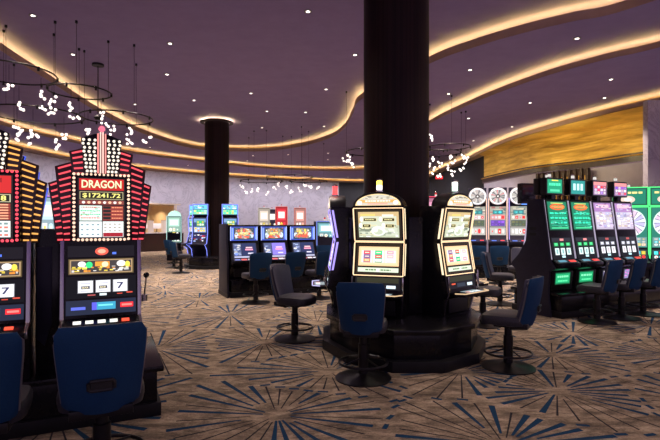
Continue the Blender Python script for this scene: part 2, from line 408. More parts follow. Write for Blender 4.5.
# floor carpet with fan bursts woven in
def carpet_floor():
    mb = MB(); mb.add([(-17, -8, 0), (17, -8, 0), (17, 40, 0), (-17, 40, 0)], [(0, 1, 2, 3)], 0)
    rnd = random.Random(5)
    cs = [gp(x, y) for x, y in ((557, 391), (277, 415), (230, 314.5), (157, 349), (461, 371), (573, 333.5), (329, 371), (317, 323))]
    tries = 0
    while len(cs) < 210 and tries < 9000:
        tries += 1; p = (rnd.uniform(-9, 9), rnd.uniform(1.6, 26))
        if abs(p[0]) > p[1] * .75 + .6: continue
        if all((p[0] - q[0]) ** 2 + (p[1] - q[1]) ** 2 > 1.35 ** 2 for q in cs): cs.append(p)
    lay = 0
    for i, c in enumerate(cs):
        near = [q for j, q in enumerate(cs) if j != i and (q[0] - c[0]) ** 2 + (q[1] - c[1]) ** 2 < 16]
        n = rnd.choice((28, 30, 32)); ph = rnd.uniform(0, 1); prev = None
        for k in range(n):
            a = 2 * PI * (k + ph) / n + rnd.uniform(-.03, .03); d = (math.cos(a), math.sin(a)); rmax = 1.35
            for q in near:
                w = (q[0] - c[0], q[1] - c[1]); dd = w[0] * d[0] + w[1] * d[1]
                if dd > 1e-3: rmax = min(rmax, (w[0] ** 2 + w[1] ** 2) / 2 / dd)
            end = rmax * rnd.uniform(.86, .97); sect = (k * 7 // n + i) % 3
            wide = sect == 0 or (sect == 1 and k % 2 == 0)
            st = rnd.choice((.10, .14, .22)) if not wide else rnd.choice((.12, .2, .3))
            w0, w1 = (.005, .009) if not wide else (.010, .027)
            if end - st < .15: continue
            nx, ny = -d[1], d[0]; z = .0012
            P = lambda r, w: (c[0] + d[0] * r + nx * w, c[1] + d[1] * r + ny * w, z)
            mb.add([P(st, -w0), P(end, -w1), P(end, w1), P(st, w0)], [(0, 1, 2, 3)], 1 if wide else 2)
            if sect == 2 and rmax < 1.3:      # a block of the scalloped border
                r = rmax * .985; h = .05
                q = [(c[0] + d[0] * (r + s1 * .02) + nx * s2 * h, c[1] + d[1] * (r + s1 * .02) + ny * s2 * h, .0018) for s1, s2 in ((-1, -1), (1, -1), (1, 1), (-1, 1))]
                mb.add(q, [(0, 1, 2, 3)], 1)
    o = mb.obj('floor', ['carpet', 'carpet_blue', 'carpet_dark'], recalc=False)
    tag(o, 'tan patterned carpet with navy and charcoal fan-burst lines', kind='structure')
carpet_floor()

# columns
def column(cx, cy, label, r=.465):
    mb = MB().lathe([(r + .02, 0), (r + .02, .12), (r, .125), (r, Z1)], 64, (cx, cy, 0))
    o = mb.obj('column', 'column', smooth=True); tag(o, label, kind='structure')
    return o
CA = (.95, 6.9); CB = (-4.38, 18.6)
column(*CA, 'wide dark round column rising through the arched-top carousel in front')
cb = column(*CB, 'distant dark round column with a glowing ring at its top')
# glowing ring recess around the distant column: a dish below the ceiling with hidden strip
mb = MB(); n = 48
def ringpts(r, z): return [(CB[0] + r * math.cos(2 * PI * k / n), CB[1] + r * math.sin(2 * PI * k / n), z) for k in range(n)]
prof = [(.49, Z1 - .10), (.62, Z1 - .10), (.64, Z1 - .06), (.62, Z1 - .085), (.49, Z1 - .085)]
vs = []; fs = []
for r, z in prof: vs += ringpts(r, z)
for j in range(len(prof) - 1):
    for k in range(n): fs.append((j * n + k, j * n + (k + 1) % n, (j + 1) * n + (k + 1) % n, (j + 1) * n + k))
dish = mb.add(vs, fs).obj('capital_dish', 'column', cb, smooth=True, recalc=False)
MB().tube(ringpts(.56, Z1 - .07), .012, 6, True).obj('ring_light', 'cove_warm', dish, recalc=False)

# ------------------------------------------------------------------ downlights
DL = [(33, 15, 1), (73, 54, 1), (94, 86, 1), (167, 74, 1), (170, 43, 1), (135, 104, 1), (194, 100, 1), (251, 93, 1), (267, 111, 1), (308, 11, 1), (355, 54.5, 1), (326, 89, 1), (305.5, 112, 1), (324, 126, 1), (262, 127.5, 1),
      (150, 147, 2), (253, 155.5, 2), (247, 160.5, 2), (288, 154.5, 2), (283, 164, 2), (311, 165, 2), (328, 153, 2), (328, 159.5, 2), (470, 69.5, 2), (448.5, 93.5, 2), (577, 38, 2),
      (188, 165, 3), (149, 163, 3), (348, 177, 3), (611, 79, 3), (604.5, 97.5, 3), (530, 102.5, 3), (468.5, 118, 3), (512, 126.5, 3), (473.5, 140.5, 3)]
DLZ = {1: Z1, 2: Z2, 3: Z3}
dl_proto = None
DLN = {1: 'small recessed downlight set in the highest ceiling field', 2: 'small recessed downlight set in the second ceiling tier', 3: 'small recessed downlight set in the third ceiling tier'}
DLG = {1: 'downlights in the highest ceiling', 2: 'downlights in the second tier', 3: 'downlights in the third tier'}
def spot(x, y, z, e, parent=None, size=R(95), col=(1, .82, .70)):
    l = bpy.data.lights.new('downlight_or_fill_beam', 'SPOT'); l.energy = e; l.spot_size = size; l.spot_blend = .8; l.color = col; l.shadow_soft_size = .06
    o = bpy.data.objects.new('downlight_or_fill_beam', l); COL.objects.link(o); o.location = (x, y, z)
    if parent: o.parent = parent
    return o
t = thing('recessed_downlight', '', 'ceiling light')
MB().lathe([(.05, .0), (.075, -.004), (.075, -.012), (.045, -.014)], 20).obj('trim_ring', 'trim_grey', t, smooth=True)
MB().lathe([(.040, -.005), (.038, -.0155)], 20).obj('lens', 'lamp', t, smooth=True)
dl_proto = t
SP = 275
for i, (px, py, k) in enumerate(DL):
    o = dl_proto if i == 0 else copy_tree(dl_proto)
    x, y = gp(px, py, DLZ[k]); o.location = (x, y, DLZ[k]); o['label'] = DLN[k]; o['group'] = DLG[k]
    spot(0, 0, -.05, SP, o)
# the same ceiling goes on over the camera's side of the hall: its lamps light the carpet in front
for x, y in ((-3.0, 4.4), (-.2, 3.6), (2.4, 3.4), (-2.6, 1.0), (.6, .6), (3.6, .8), (-1.0, 6.4), (2.9, 5.6), (4.6, 5.0)):
    spot(x, y, Z1 - .05, SP * (.24 if y < 4.5 else .5))

def fill_wash(x, y, z, tx, ty, tz, e, col, size=R(80)):
    o = spot(x, y, z, e, None, size, col); o.rotation_euler = (Vector((tx, ty, tz)) - Vector((x, y, z))).to_track_quat('-Z', 'Y').to_euler()
# unseen spots added to brighten the marble and the gold band
wi = offset(c3, -2.8)
for k in range(0, len(wi)):
    p, q = wi[k], w3[k]
    if k % 3 == 0 and p.y > 14 and -14 < p.x < 4 : fill_wash(p.x, p.y, Z3 - .05, q.x, q.y, 1.9, 190, (.92, .86, 1.0), R(92))
for k in range(0, len(gwc) - 11, 3):
    q = gwc[k]; g_ = offset(gwc, -2.4)[k]
    fill_wash(g_.x, g_.y, 3.9, q.x, q.y, 4.35, 40, (1, .80, .42), R(120))
# ------------------------------------------------------------------ chairs
def make_chair():
    t = thing('swivel_chair', '', 'chair')
    MB().lathe([(.29, 0), (.29, .012), (.24, .024), (.10, .036), (.055, .06)], 32).obj('base', 'dark_metal', t, smooth=True)
    MB().lathe([(.052, .05), (.052, .36), (.04, .365), (.04, .49)], 20).obj('pole', 'dark_metal', t, smooth=True)
    mb = MB(); mb.tube([(.25 * math.cos(2 * PI * k / 32), .25 * math.sin(2 * PI * k / 32), .17) for k in range(32)], .013, 8, True)
    ring = mb.obj('foot_ring', 'dark_metal', t, smooth=True)
    for k in range(4):
        a = PI / 4 + k * PI / 2
        MB().tube([(.05 * math.cos(a), .05 * math.sin(a), .21), (.25 * math.cos(a), .25 * math.sin(a), .17)], .009, 6).obj('spoke', 'dark_metal', ring, smooth=True)
    # seat cushion: rounded square, domed
    mb = MB(); N = 32; prof = [(.80, .495), (.97, .505), (1.0, .54), (1.0, .575), (.95, .602), (.8, .614), (.4, .618)]
    vs = []
    for s, z in prof:
        for k in range(N):
            a = 2 * PI * k / N; c, d = math.cos(a), math.sin(a); e = .5
            x = .245 * s * math.copysign(abs(c) ** e, c); y = .03 + .24 * s * math.copysign(abs(d) ** e, d)
            vs.append((x, y, z - .012 * (y > .15) * (y - .15) / .1))
    fs = [(j * N + k, j * N + (k + 1) % N, (j + 1) * N + (k + 1) % N, (j + 1) * N + k) for j in range(len(prof) - 1) for k in range(N)]
    fs += [tuple(range(N))[::-1], tuple(range((len(prof) - 1) * N, len(prof) * N))]
    mb.add(vs, fs).obj('seat', 'seat', t, smooth=True)
    MB().box((0, 0, .48), (.26, .26, .03)).obj('seat_plate', 'dark_metal', t, bevel=.006)
    # backrest
    def shell(y_off, th, sx, v0, v1, m, name, nu=14, nv=12):
        def P(u, v, out):
            wz = v0 + (v1 - v0) * v
            # rounded corners
            cr = 1 - max(0, (abs(v - .5) - .40) / .10) ** 2.4 * .10
            w = (.205 + .035 * min(1, v * 1.3)) * sx * cr
            x = u * w; bulge = .02 * math.sin(PI * v)
            y = -.235 - .11 * v - bulge * .6 + .085 * u * u + y_off + out
            z = wz - .012 * (u * u) * (1 if v > .5 else -1) * abs(v - .5) * 2 + .004
            return (x, y, z)
        vs = []; mb = MB()
        for side in (0, 1):
            for j in range(nv + 1):
                for i in range(nu + 1):
                    u, v = -1 + 2 * i / nu, j / nv
                    edge = max(abs(u) ** 8, abs(2 * v - 1) ** 8)
                    vs.append(P(u, v, (th / 2 if side else -th / 2) * (1 - .55 * edge)))
        W = nu + 1; K = W * (nv + 1); fs = []
        for j in range(nv):
            for i in range(nu):
                a = j * W + i; fs.append((a, a + 1, a + 1 + W, a + W)); fs.append((K + a, K + a + W, K + a + 1 + W, K + a + 1))
        rim = [i for i in range(W)] + [j * W + nu for j in range(1, nv + 1)] + [nv * W + i for i in range(nu - 1, -1, -1)] + [j * W for j in range(nv - 1, 0, -1)]
        for k in range(len(rim)):
            a, b = rim[k], rim[(k + 1) % len(rim)]; fs.append((a, b, K + b, K + a))
        return mb.add(vs, fs).obj(name, m, t, smooth=True), [P(*q, 0) for q in ([(u / 8, 1) for u in range(-8, 9)])], P
    b, _, P = shell(-.012, .035, 1.0, .50, 1.03, 'blue', 'backrest')
    shell(.030, .055, .97, .53, 1.018, 'navy', 'back_cushion')
    # piping round the shell edge
    pts = [P(-1, v / 10, .018) for v in range(1, 10)] + [P(u / 8, .985, .018) for u in range(-7, 8)] + [P(1, v / 10, .018) for v in range(9, 0, -1)]
    MB().tube(pts, .008, 6).obj('piping', 'trim_grey', b, smooth=True)
    # grip on the rear of the shell
    y0 = P(0, .40, -.018)[1]
    zc = .50 + .53 * .36
    g = MB(); g.tube([(-.058, y0 - .008, zc + .026), (.058, y0 - .008, zc + .026), (.066, y0 - .008, zc + .018), (.066, y0 - .004, zc - .02), (.055, y0 - .002, zc - .028), (-.055, y0 - .002, zc - .028), (-.066, y0 - .004, zc - .02), (-.066, y0 - .008, zc + .018)], .011, 8, True)
    g.box((0, y0 + .002, zc), (.12, .014, .048)); g.obj('grip', 'grip', t, smooth=True)
    MB().px([(-.235, .475), (-.05, .455), (-.05, .495), (-.19, .53), (-.235, .53)], -.17, .17).obj('back_bracket', 'dark_metal', t, bevel=.005)
    return t
chair0 = make_chair(); chair_used = [False]
def place_chair(x, y, rz, label, group):
    o = chair0 if not chair_used[0] else copy_tree(chair0); chair_used[0] = True
    o.location = (x, y, 0); o.rotation_euler = (0, 0, rz); o['label'] = label; o['group'] = group
    return o
def face(dx, dy): return math.atan2(-dx, dy)

# ------------------------------------------------------------------ LEFT BANK: stepped-fin machines
AL = R(25); ZB = .42
def fin_machine(name_label, loc, rz, bars, bulbs, title, seed, lever=True, digits='$17241.72'):
    rnd = random.Random(seed); t = thing('slot_machine', name_label, 'slot machine', loc, rz, 'stepped-fin slot machines on the left bank')
    b = ZB
    body = [(.0, .0), (.0, .33), (-.20, .355), (-.20, .395), (-.065, .44), (0, 1.03), (0, 1.05), (.50, 1.05), (.50, 0)]
    MB().px(body, -.28, .28).obj('cabinet', 'black', t, bevel=.008)
    for s in (-1, 1):     # chrome rails
        MB().px([(-.215, .35), (-.215, .40), (-.085, .445), (-.02, 1.05), (.01, 1.05), (-.05, .435), (-.18, .39), (-.18, .35)], s * .277 - .014, s * .277 + .014).obj('side_rail', 'chrome', t, bevel=.004)
    # reel face (between z .60 and 1.03 local)
    q0, q1 = (-.065, .44), (0, 1.03); fx = .255
    L = lambda a: lerp(q0, q1, a)
    MB().px([(-.065, .44), (-.075, .44), (-.010, 1.03), (-.000, 1.03)], -.262, .262).obj('face_plate', 'black', t)
    p = Pic((.012, .01, .014)); p.disc(.5, .5, .10, .36, (.9, .12, .08)); p.disc(.5, .5, .06, .2, (1, .45, .3)); p.rect(.66, .2, .72, .4, (.1, .2, .9))
    p.put('logo_panel', t, -.24, .24, L(.81), L(.957), .012)
    p = Pic((.10, .07, .03)); p.rect(.02, .06, .98, .94, (.45, .30, .16)); p.rect(.04, .12, .96, .88, (.06, .05, .05))
    p.scatter(.05, .14, .95, .5, 40, [WHT, YEL, ORG], rnd, .04, .07); p.disc(.2, .65, .06, .18, WHT); p.disc(.31, .6, .05, .2, GRN); p.rect(.4, .5, .62, .8, ORG); p.disc(.55, .62, .05, .18, (1, .8, .5)); p.disc(.8, .65, .07, .2, WHT); p.disc(.9, .6, .04, .2, YEL)
    p.put('award_glass', t, -.235, .235, L(.58), L(.785), .012)
    p = Pic((.006, .006, .008))
    for k, (u0, u1) in enumerate(((.17, .37), (.42, .62), (.67, .87))):
        p.rect(u0 - .012, .24, u1 + .012, .82, (.25, .25, .28)); p.rect(u0, .26, u1, .80, (.93, .93, .97))
        if k < 2: p.rect(u0 + .04, .42, u1 - .04, .56, (.06, .06, .1)); p.text('BAR', u0 + .055, .45, u1 - .055, .53, (.9, .8, .5)); p.rect(u0 + .03, .66, u1 - .03, .70, (.5, .5, .6)); p.rect(u0 + .03, .31, u1 - .03, .35, (.5, .5, .6))
        else: p.text('7', u0 + .05, .38, u1 - .05, .68, (.04, .04, .12))
    p.rect(.47, .10, .57, .20, (.8, .95, 1)); p.rect(.30, .11, .41, .16, (.5, .1, .1)); p.rect(.72, .13, .80, .17, (.7, .08, .05)); p.rect(.86, .16, .95, .22, (.7, .08, .05))
    p.put('reel_window', t, -.25, .25, L(.265), L(.55), .012)
    p = Pic((.02, .025, .05)); p.rect(.07, .35, .27, .55, (.12, .16, .75)); p.rect(.36, .30, .70, .82, (.05, .35, .55)); p.rect(.36, .30, .43, .82, (.12, .12, .8)); p.rect(.45, .55, .66, .66, (.2, .8, .8)); p.rect(.77, .38, .96, .72, (1, .03, .04)); p.rect(.79, .48, .94, .62, (1, .25, .22))
    p.put('player_display', t, -.25, .25, L(.05), L(.24), .012)
    mb = MB(); mb.px([(-.22, .35), (-.22, .40), (-.07, .45), (-.07, .35)], -.275, .275); mb.obj('button_deck', 'black', t, bevel=.01)
    for k in range(5):
        MB().box((-.17 + k * .085, -.155, .424), (.055, .03, .018), col=(1, .95, .9) if k != 4 else (1, .1, .05), rx=R(18)).obj('button', 'glow', t, color=True)
    # top box with bulb border
    MB().box((0, .12, 1.315), (.44, .24, .535)).obj('top_box', 'black', t, bevel=.006)
    p = Pic((.02, .015, .015)); 
    if title:
        p.rect(.03, .80, .97, .985, (.55, .02, .02)); p.text('DRAGON', .095, .825, .935, .950, (.30, .12, .02)); p.text('DRAGON', .08, .835, .92, .965, (1, .84, .55))
        p.rect(.04, .645, .96, .775, (.45, .40, .22)); p.rect(.055, .655, .945, .765, (.02, .02, .015))
        p.text(digits, .10, .668, .90, .750, (1, .90, .25))
        p.rect(.03, .565, .97, .63, (.25, .06, .05))
        for k in range(8): p.disc(.12 + k * .11, .598, .035, .022, (1, .55, .35) if k % 2 else (.95, .85, .8), 10)
        p.rect(.04, .30, .50, .545, (.80, .92, .86)); p.rect(.52, .30, .96, .545, (.28, .05, .04))
        for j in range(4):
            v = .325 + j * .058
            c = [RED, (.05, .6, .25), (.05, .6, .25), (.5, .1, .05)][j]
            p.lines(.06, v, .47, v + .035, 1, c, rnd, 8); p.rect(.53, v - .005, .69, v + .035, (.02, .02, .02)); p.lines(.71, v, .94, v + .03, 1, (1, .35, .18), rnd, 4)
        p.rect(.04, .03, .50, .285, (.86, .93, .93)); p.rect(.52, .03, .96, .285, (.88, .92, .90)); p.rect(.53, .035, .95, .10, (.35, .02, .03))
        for j in range(3):
            for i in range(4): p.rect(.07 + i * .11, .06 + j * .08, .12 + i * .11, .085 + j * .08, (.25, .35, .4)); p.rect(.55 + i * .1, .12 + j * .055, .60 + i * .1, .14 + j * .055, (.4, .35, .3))
    else:
        p.rect(.03, .72, .97, .985, (.6, .03, .03)); p.rect(.03, .72, .45, .985, (.85, .5, .2)); p.rect(.2, .75, .75, .86, (1, .85, .6)); p.rect(.3, .88, .8, .95, (.3, .02, .02))
        p.rect(.04, .58, .96, .70, (.6, .55, .35)); p.rect(.06, .59, .94, .69, (.02, .02, .015)); p.text('8', .78, .6, .88, .68, (1, .9, .25)); p.text('8', .6, .6, .7, .68, (1, .9, .25))
        for j in range(6):
            v = .31 + j * .042; p.rect(.04, v, .96, v + .036, (.30, .05, .04)); p.rect(.55, v + .008, .92, v + .028, (1, .42, .25)); p.rect(.1, v + .008, .45, v + .028, (1, .55, .3))
        p.rect(.04, .04, .96, .29, (.82, .85, .82))
        for j in range(4):
            for i in range(8): p.rect(.08 + i * .11, .06 + j * .058, .15 + i * .11, .09 + j * .058, (.2, .3, .3) if j % 2 else (.7, .2, .15))
    p.scatter(.06, .31, .48, .54, 24, [(.8, .95, .9), (.1, .5, .3), (.8, .2, .15)], rnd, .03, .008) if title else None
    p.put('glass_sign', t, -.172, .172, (0, 1.062), (0, 1.548), .004)
    mb = MB(); nb = 17
    for k in range(nb):
        z = 1.06 + .515 * k / (nb - 1)
        for s in (-1, 1): mb.sphere((s * .198, -.006, z), .0115, 8, col=sc_(bulbs, 1.3))
    for k in range(1, 13):
        x = -.198 + .396 * k / 13
        for z in (1.055, 1.575): mb.sphere((x, -.006, z), .0115, 8, col=sc_(bulbs, 1.3))
    mb.obj('bulb_border', 'neon', t, smooth=True, color=True)
    # stepped fins, three a side, fanning outwards
    for s in (-1, 1):
        fins = [([(.12, 1.56), (.125, 1.79), (.235, 1.755), (.205, 1.56)], .03, 5), ([(.222, 1.03), (.20, 1.685), (.335, 1.635), (.275, 1.03)], .06, 13), ([(.27, 1.03), (.29, 1.545), (.385, 1.505), (.325, 1.03)], .10, 10)]
        for poly, yy, nb in fins:
            f = MB().py([(s * x, z) for x, z in poly], yy, yy + .03).obj('fin', 'fin_red' if title else 'fin_amber', t, bevel=.003)
            (xa, za), (xb, zb), (xc, zc), (xd, zd) = poly
            for k in range(nb):
                u = (k + .5) / nb
                l0 = (xa + (xb - xa) * u, za + (zb - za) * u); r0 = (xd + (xc - xd) * u, zd + (zc - zd) * u)
                a, c = lerp(l0, r0, .16), lerp(l0, r0, .84)
                MB().tube([(s * a[0], yy - .004, a[1]), (s * c[0], yy - .004, c[1])], .0075, 6, col=bars).obj('light_bar', 'neon', f, color=True)
    # crown marquee
    MB().py([(-.115, 1.56), (-.15, 1.86), (-.05, 1.90), (.05, 1.90), (.15, 1.86), (.115, 1.56)], -.012, .03).obj('marquee', 'black', t, bevel=.004)
    for s in (-1, 1):
      mb = MB()
      for j in range(9):
        z = 1.60 + j * .031; hw = .105 + .034 * (z - 1.56) / .3
        for i in range(3):
            mb.sphere((s * (.048 + (hw - .048) * (i + .2 * (j % 2)) / 2.2), -.02, z), .0115, 8, col=(1.15, 1.0, .82))
      mb.obj('marquee_bulbs', 'neon', t, smooth=True, color=True)
    for i in range(4): MB().tube([(-.027 + i * .018, -.024, 1.585), (-.027 + i * .018, -.024, 1.92 - abs(i - 1.5) * .012)], .006, 6, col=(1.25, .35, .32) if i in (0, 3) else (1.3, .75, .65)).obj('neon_tube', 'neon', t, color=True)
    MB().sphere((0, 0, 1.945), .026, 12, col=(1.0, .2, .3)).obj('top_bulb', 'neon', t, smooth=True, color=True)
    if lever:
        mb = MB(); mb.lathe([(.03, 0), (.03, .05)], 14, (.315, .02, .54)); mb.box((.29, .02, .565), (.04, .05, .06))
        l = mb.obj('lever_mount', 'chrome', t, smooth=True)
        MB().tube([(.32, .02, .57), (.335, -.0, .74)], .007, 8).obj('lever', 'chrome', t, smooth=True)
        MB().sphere((.335, 0, .755), .024, 14).obj('lever_knob', 'black', t, smooth=True)
    return t
XD, YD = -1.835, 3.86
dirL = Vector((math.cos(AL), math.sin(AL))); inL = Vector((-math.sin(AL), math.cos(AL)))
PD = Vector((XD, YD)); PL = PD - dirL * .775
fin_machine('tall slot machine with red stepped light fins and white bulb crown', (*PD, ZB), AL, (1.05, .10, .13), (1, .62, .45), True, 1)
fin_machine('slot machine with amber stepped light fins at the left edge', (*PL, ZB), AL, (1.05, .48, .12), (1, .08, .12), False, 2, lever=False)
# mate machine seen from behind, blue-lit edges
def back_fin(loc, rz, label):
    t = thing('slot_machine', label, 'slot machine', loc, rz, 'stepped-fin slot machines on the left bank')
    MB().px([(.0, .0), (.0, .36), (-.20, .40), (-.20, .45), (0, .60), (0, 1.05), (.28, 1.05), (.28, 0)], -.28, .28).obj('cabinet', 'black', t, bevel=.008)
    MB().box((0, .12, 1.32), (.44, .24, .54)).obj('top_box', 'black', t, bevel=.006)
    p = Pic((.05, .05, .2)); p.scatter(0, 0, 1, 1, 40, [BLU, WHT, CYA], random.Random(3)); p.put('glass_sign', t, -.2, .2, (0, 1.07), (0, 1.56), .004)
    for s in (-1, 1):
        for poly, yy in (([(.12, 1.56), (.125, 1.82), (.255, 1.78), (.205, 1.56)], .03), ([(.222, 1.03), (.20, 1.71), (.365, 1.64), (.275, 1.03)], .06), ([(.27, 1.03), (.29, 1.55), (.435, 1.50), (.345, 1.0)], .10)):
            f = MB().py([(s * x, z) for x, z in poly], yy, yy + .06).obj('fin', 'panel', t, bevel=.003)
            (xb, zb), (xc, zc), (xd, zd) = poly[1:]
            MB().tube([(s * xb, yy + .062, zb), (s * xc, yy + .062, zc), (s * xd, yy + .062, zd)], .006, 6, col=(.10, .16, .95)).obj('edge_light', 'neon', f, color=True)
    return t
back_fin((*(PL + inL * .84 - dirL * .10), ZB), AL + PI, 'dark slot machine with blue edge light behind the amber-finned machine')
# platform under the bank
mb = MB()
def bank_base(name, label, org, ang, x0, x1, y0, y1, h=ZB, mats='black'):
    t = thing(name, label, 'plinth', (org[0], org[1], 0), ang)
    MB().box(((x0 + x1) / 2, (y0 + y1) / 2, .055), (x1 - x0 - .04, y1 - y0 - .04, .11)).obj('kick_plate', 'black_soft', t, bevel=.006)
    MB().box(((x0 + x1) / 2, (y0 + y1) / 2, .24), (x1 - x0 - .10, y1 - y0 - .10, .26)).obj('body', mats, t, bevel=.006)
    MB().box(((x0 + x1) / 2, (y0 + y1) / 2, (h + .37) / 2), (x1 - x0, y1 - y0, h - .37)).obj('top_slab', mats, t, bevel=.012)
    return t
bank_base('slot_plinth', 'glossy black plinth under the stepped-fin machines on the left', PD, AL, -2.0, .47, -.06, 1.12)
# filler pedestal between the two machines
pm = (PD + PL) / 2 + inL * .30
t = thing('filler_pedestal', 'black filler pedestal between the amber and red finned machines', 'pedestal', (*pm, ZB), AL)
MB().box((0, 0, .57), (.17, .36, 1.14)).obj('body', 'black', t, bevel=.006)
MB().py([(-.075, .28), (-.075, 1.0), (.03, 1.0), (.03, .40), (-.02, .22)], -.2, -.18).obj('front_plate', 'panel', t, bevel=.004)
g = 'chairs on the left bank'
place_chair(-1.425, 3.0, AL, 'blue-backed chair drawn up to the red-finned slot machine', g)
place_chair(-1.985, 2.72, AL, 'chair cut by the left edge before the amber-finned slot machine', g)

# ------------------------------------------------------------------ CAROUSELS with arched machines
HZ = .45
def arch_machine(label, loc, rz, style, group, seed=0):
    rnd = random.Random(seed); t = thing('slot_machine', label, 'slot machine', loc, rz, group)
    W = .325
    f0, f1, f2 = (-.085, .34), (.02, .93), (-.055, 1.36)       # face: deck, waist, top (local z)
    prof = [(0, 0), (-.03, .22), (-.10, .30), f0, (-.055, .50), f1, f2, (-.04, 1.38), (.32, 1.38), (.42, .9), (.42, 0)]
    MB().px(prof, -W, W).obj('cabinet', 'black', t, bevel=.008)
    # arched topper
    n = 20; arc = [(W * .97 * math.cos(PI * k / n), 1.375 + .175 * math.sin(PI * k / n)) for k in range(n + 1)]
    MB().py(arc, -.06, .16).obj('arched_topper', 'dark_metal', t, bevel=.008)
    arch = [(.5 + .455 * math.cos(PI * k / n), .02 + .84 * math.sin(PI * k / n)) for k in range(n + 1)]
    arch2 = [(.5 + .42 * math.cos(PI * k / n), .05 + .75 * math.sin(PI * k / n)) for k in range(n + 1)]
    p = Pic(); p.poly(arch, (1.0, .72, .35)); p.poly(arch2, (.62, .58, .50))
    p.scatter(.25, .5, .75, .75, 16, [(.9, .8, .6), (.4, .35, .25)], rnd, .05, .05)
    p.poly([(.17, .22), (.12, .45), (.30, .42), (.70, .42), (.88, .45), (.83, .22)], (.75, .42, .12)); p.lines(.25, .24, .75, .44, 1, (1, .93, .85), rnd, 7); p.rect(.30, .10, .70, .17, (.9, .35, .25))
    p.disc(.14, .22, .05, .16, WHT); p.disc(.86, .22, .05, .16, WHT)
    p.put('topper_glass', t, -W * .97, W * .97, (-.062, 1.375), (-.062, 1.545), .002)
    gold_c = (1.4, .95, .55) if style == 'gold' else (.45, .35, 1.1)
    fr = MB(); s1, s0 = lerp(f1, f2, .97), lerp(f1, f2, .02); u1, u0 = lerp((-.055, .50), f1, .98), lerp((-.055, .50), f1, .03)
    frame_tubes(fr, -W + .012, W - .012, s0, s1, .0062, gold_c); frame_tubes(fr, -W + .012, W - .012, u0, u1, .0062, gold_c)
    fr.obj('screen_frame', 'neon', t, color=True)
    for s in (-1, 1):     # light strips down each cabinet edge
        mb = MB()
        c = {'gold': (1.2, .95, .62), 'purple': (.50, .38, 1.15), 'blue': (.25, .3, 1.3)}[style]
        for a, b in ((lerp(f1, f2, .08), lerp(f1, f2, .95)), (lerp((-.055, .5), f1, .05), lerp((-.055, .5), f1, .94))):
            mb.px([(a[0] + .012, a[1]), (b[0] + .012, b[1]), (b[0] + .04, b[1]), (a[0] + .038, a[1])], s * (W + .002) - .004, s * (W + .002) + .004, col=c)
        mb.obj('edge_light', 'neon', t, color=True)
    X = W - .04
    p = Pic((.03, .022, .015))
    if style == 'green':
        pass
    p.rect(.05, .08, .95, .92, (.52, .56, .40)); p.rect(.05, .48, .95, .92, (.62, .45, .22)); p.rect(.10, .14, .90, .78, (.60, .64, .50))
    p.scatter(.07, .1, .93, .5, 50, [(.8, .85, .7), (.35, .4, .3), (.75, .7, .45), (.9, .9, .85)], rnd, .07, .05)
    p.disc(.5, .3, .16, .16, (.85, .9, .78)); p.disc(.5, .27, .10, .09, (.55, .6, .45)); p.disc(.44, .33, .05, .07, (.98, .98, .9))
    for u, v, wd in ((.17, .62, .30), (.60, .62, .27), (.15, .42, .19), (.66, .42, .20)):
        p.rect(u, v, u + wd, v + .11, (.85, .7, .35)); p.rect(u + .01, v + .012, u + wd - .01, v + .098, (.02, .02, .015)); p.lines(u + .04, v + .03, u + wd - .04, v + .08, 1, (1, .9, .4), rnd, 5); p.disc(u - .035, v + .07, .04, .08, (.95, .95, .88))
    p.rect(.6, .78, .85, .85, (1, .8, .7)); p.rect(.12, .80, .45, .87, (.9, .6, .2))
    p.put('upper_screen', t, -X, X, lerp(s0, s1, .04), lerp(s0, s1, .96), .006)
    p = Pic((.03, .02, .012)); p.rect(.05, .27, .95, .90, (.98, .62, .33)); p.rect(.09, .32, .91, .86, (.95, .68, .42))
    for k in range(3):
        u = .14 + k * .26; p.rect(u - .02, .38, u + .22, .77, (.9, .9, .95)); p.rect(u + .02, .38, u + .18, .77, [(.35, .2, .35), (.05, .4, .25), (.7, .65, .75)][k])
        for j in range(3): p.rect(u + .03, .41 + j * .125, u + .17, .50 + j * .125, [[RED, ORG, (.2, .1, .3)], [GRN, WHT, RED], [(.8, .3, .4), WHT, (.9, .5, .5)]][k][(j + seed) % 3]); p.rect(u + .05, .44 + j * .125, u + .15, .47 + j * .125, (1, .9, .7))
    p.rect(.05, .07, .95, .21, (.72, .82, .62)); p.lines(.22, .10, .78, .18, 1, (.08, .18, .06), rnd, 8); p.rect(.46, .08, .54, .2, (.9, .9, .8))
    p.put('lower_screen', t, -X, X, lerp(u0, u1, .04), lerp(u0, u1, .96), .006)
    # panel below the screens and the deck
    p = Pic((.010, .010, .012)); p.rect(.04, .55, .96, .95, (.035, .035, .02)); p.rect(.70, .12, .90, .36, (.75, .9, 1.0)); p.rect(.10, .32, .24, .42, (.9, .12, .05)); p.rect(.30, .1, .62, .4, (.03, .04, .06))
    p.put('player_panel', t, -X, X, (-.09, .345), (-.06, .495), .006)
    d = MB(); d.pz([(-W + .02, -.02), (-W - .005, -.20), (-W + .06, -.30), (W - .06, -.30), (W + .005, -.20), (W - .02, -.02)], .265, .305)
    dk = d.obj('button_deck', 'black', t, bevel=.008)
    e = MB(); pts = [(-W - .007, -.20, .307), (-W + .06, -.303, .307), (W - .06, -.303, .307), (W + .007, -.20, .307)]
    e.tube(pts, .007, 6, col=sc_(gold_c, .55) if style == 'gold' else (.6, .55, .9)); e.obj('deck_light', 'neon', dk, color=True)
    p = Pic((.05, .05, .06)); p.rect(.3, .2, .9, .9, (.5, .6, .68)); p.rect(.35, .3, .5, .8, WHT); p.rect(.55, .3, .85, .6, (.2, .3, .4))
    mb = MB(); mb.add([(-.12, -.27, .3075), (.2, -.27, .3075), (.2, -.13, .3075), (-.12, -.13, .3075)], [(0, 1, 2, 3)], 0, (.22, .27, .30)); 
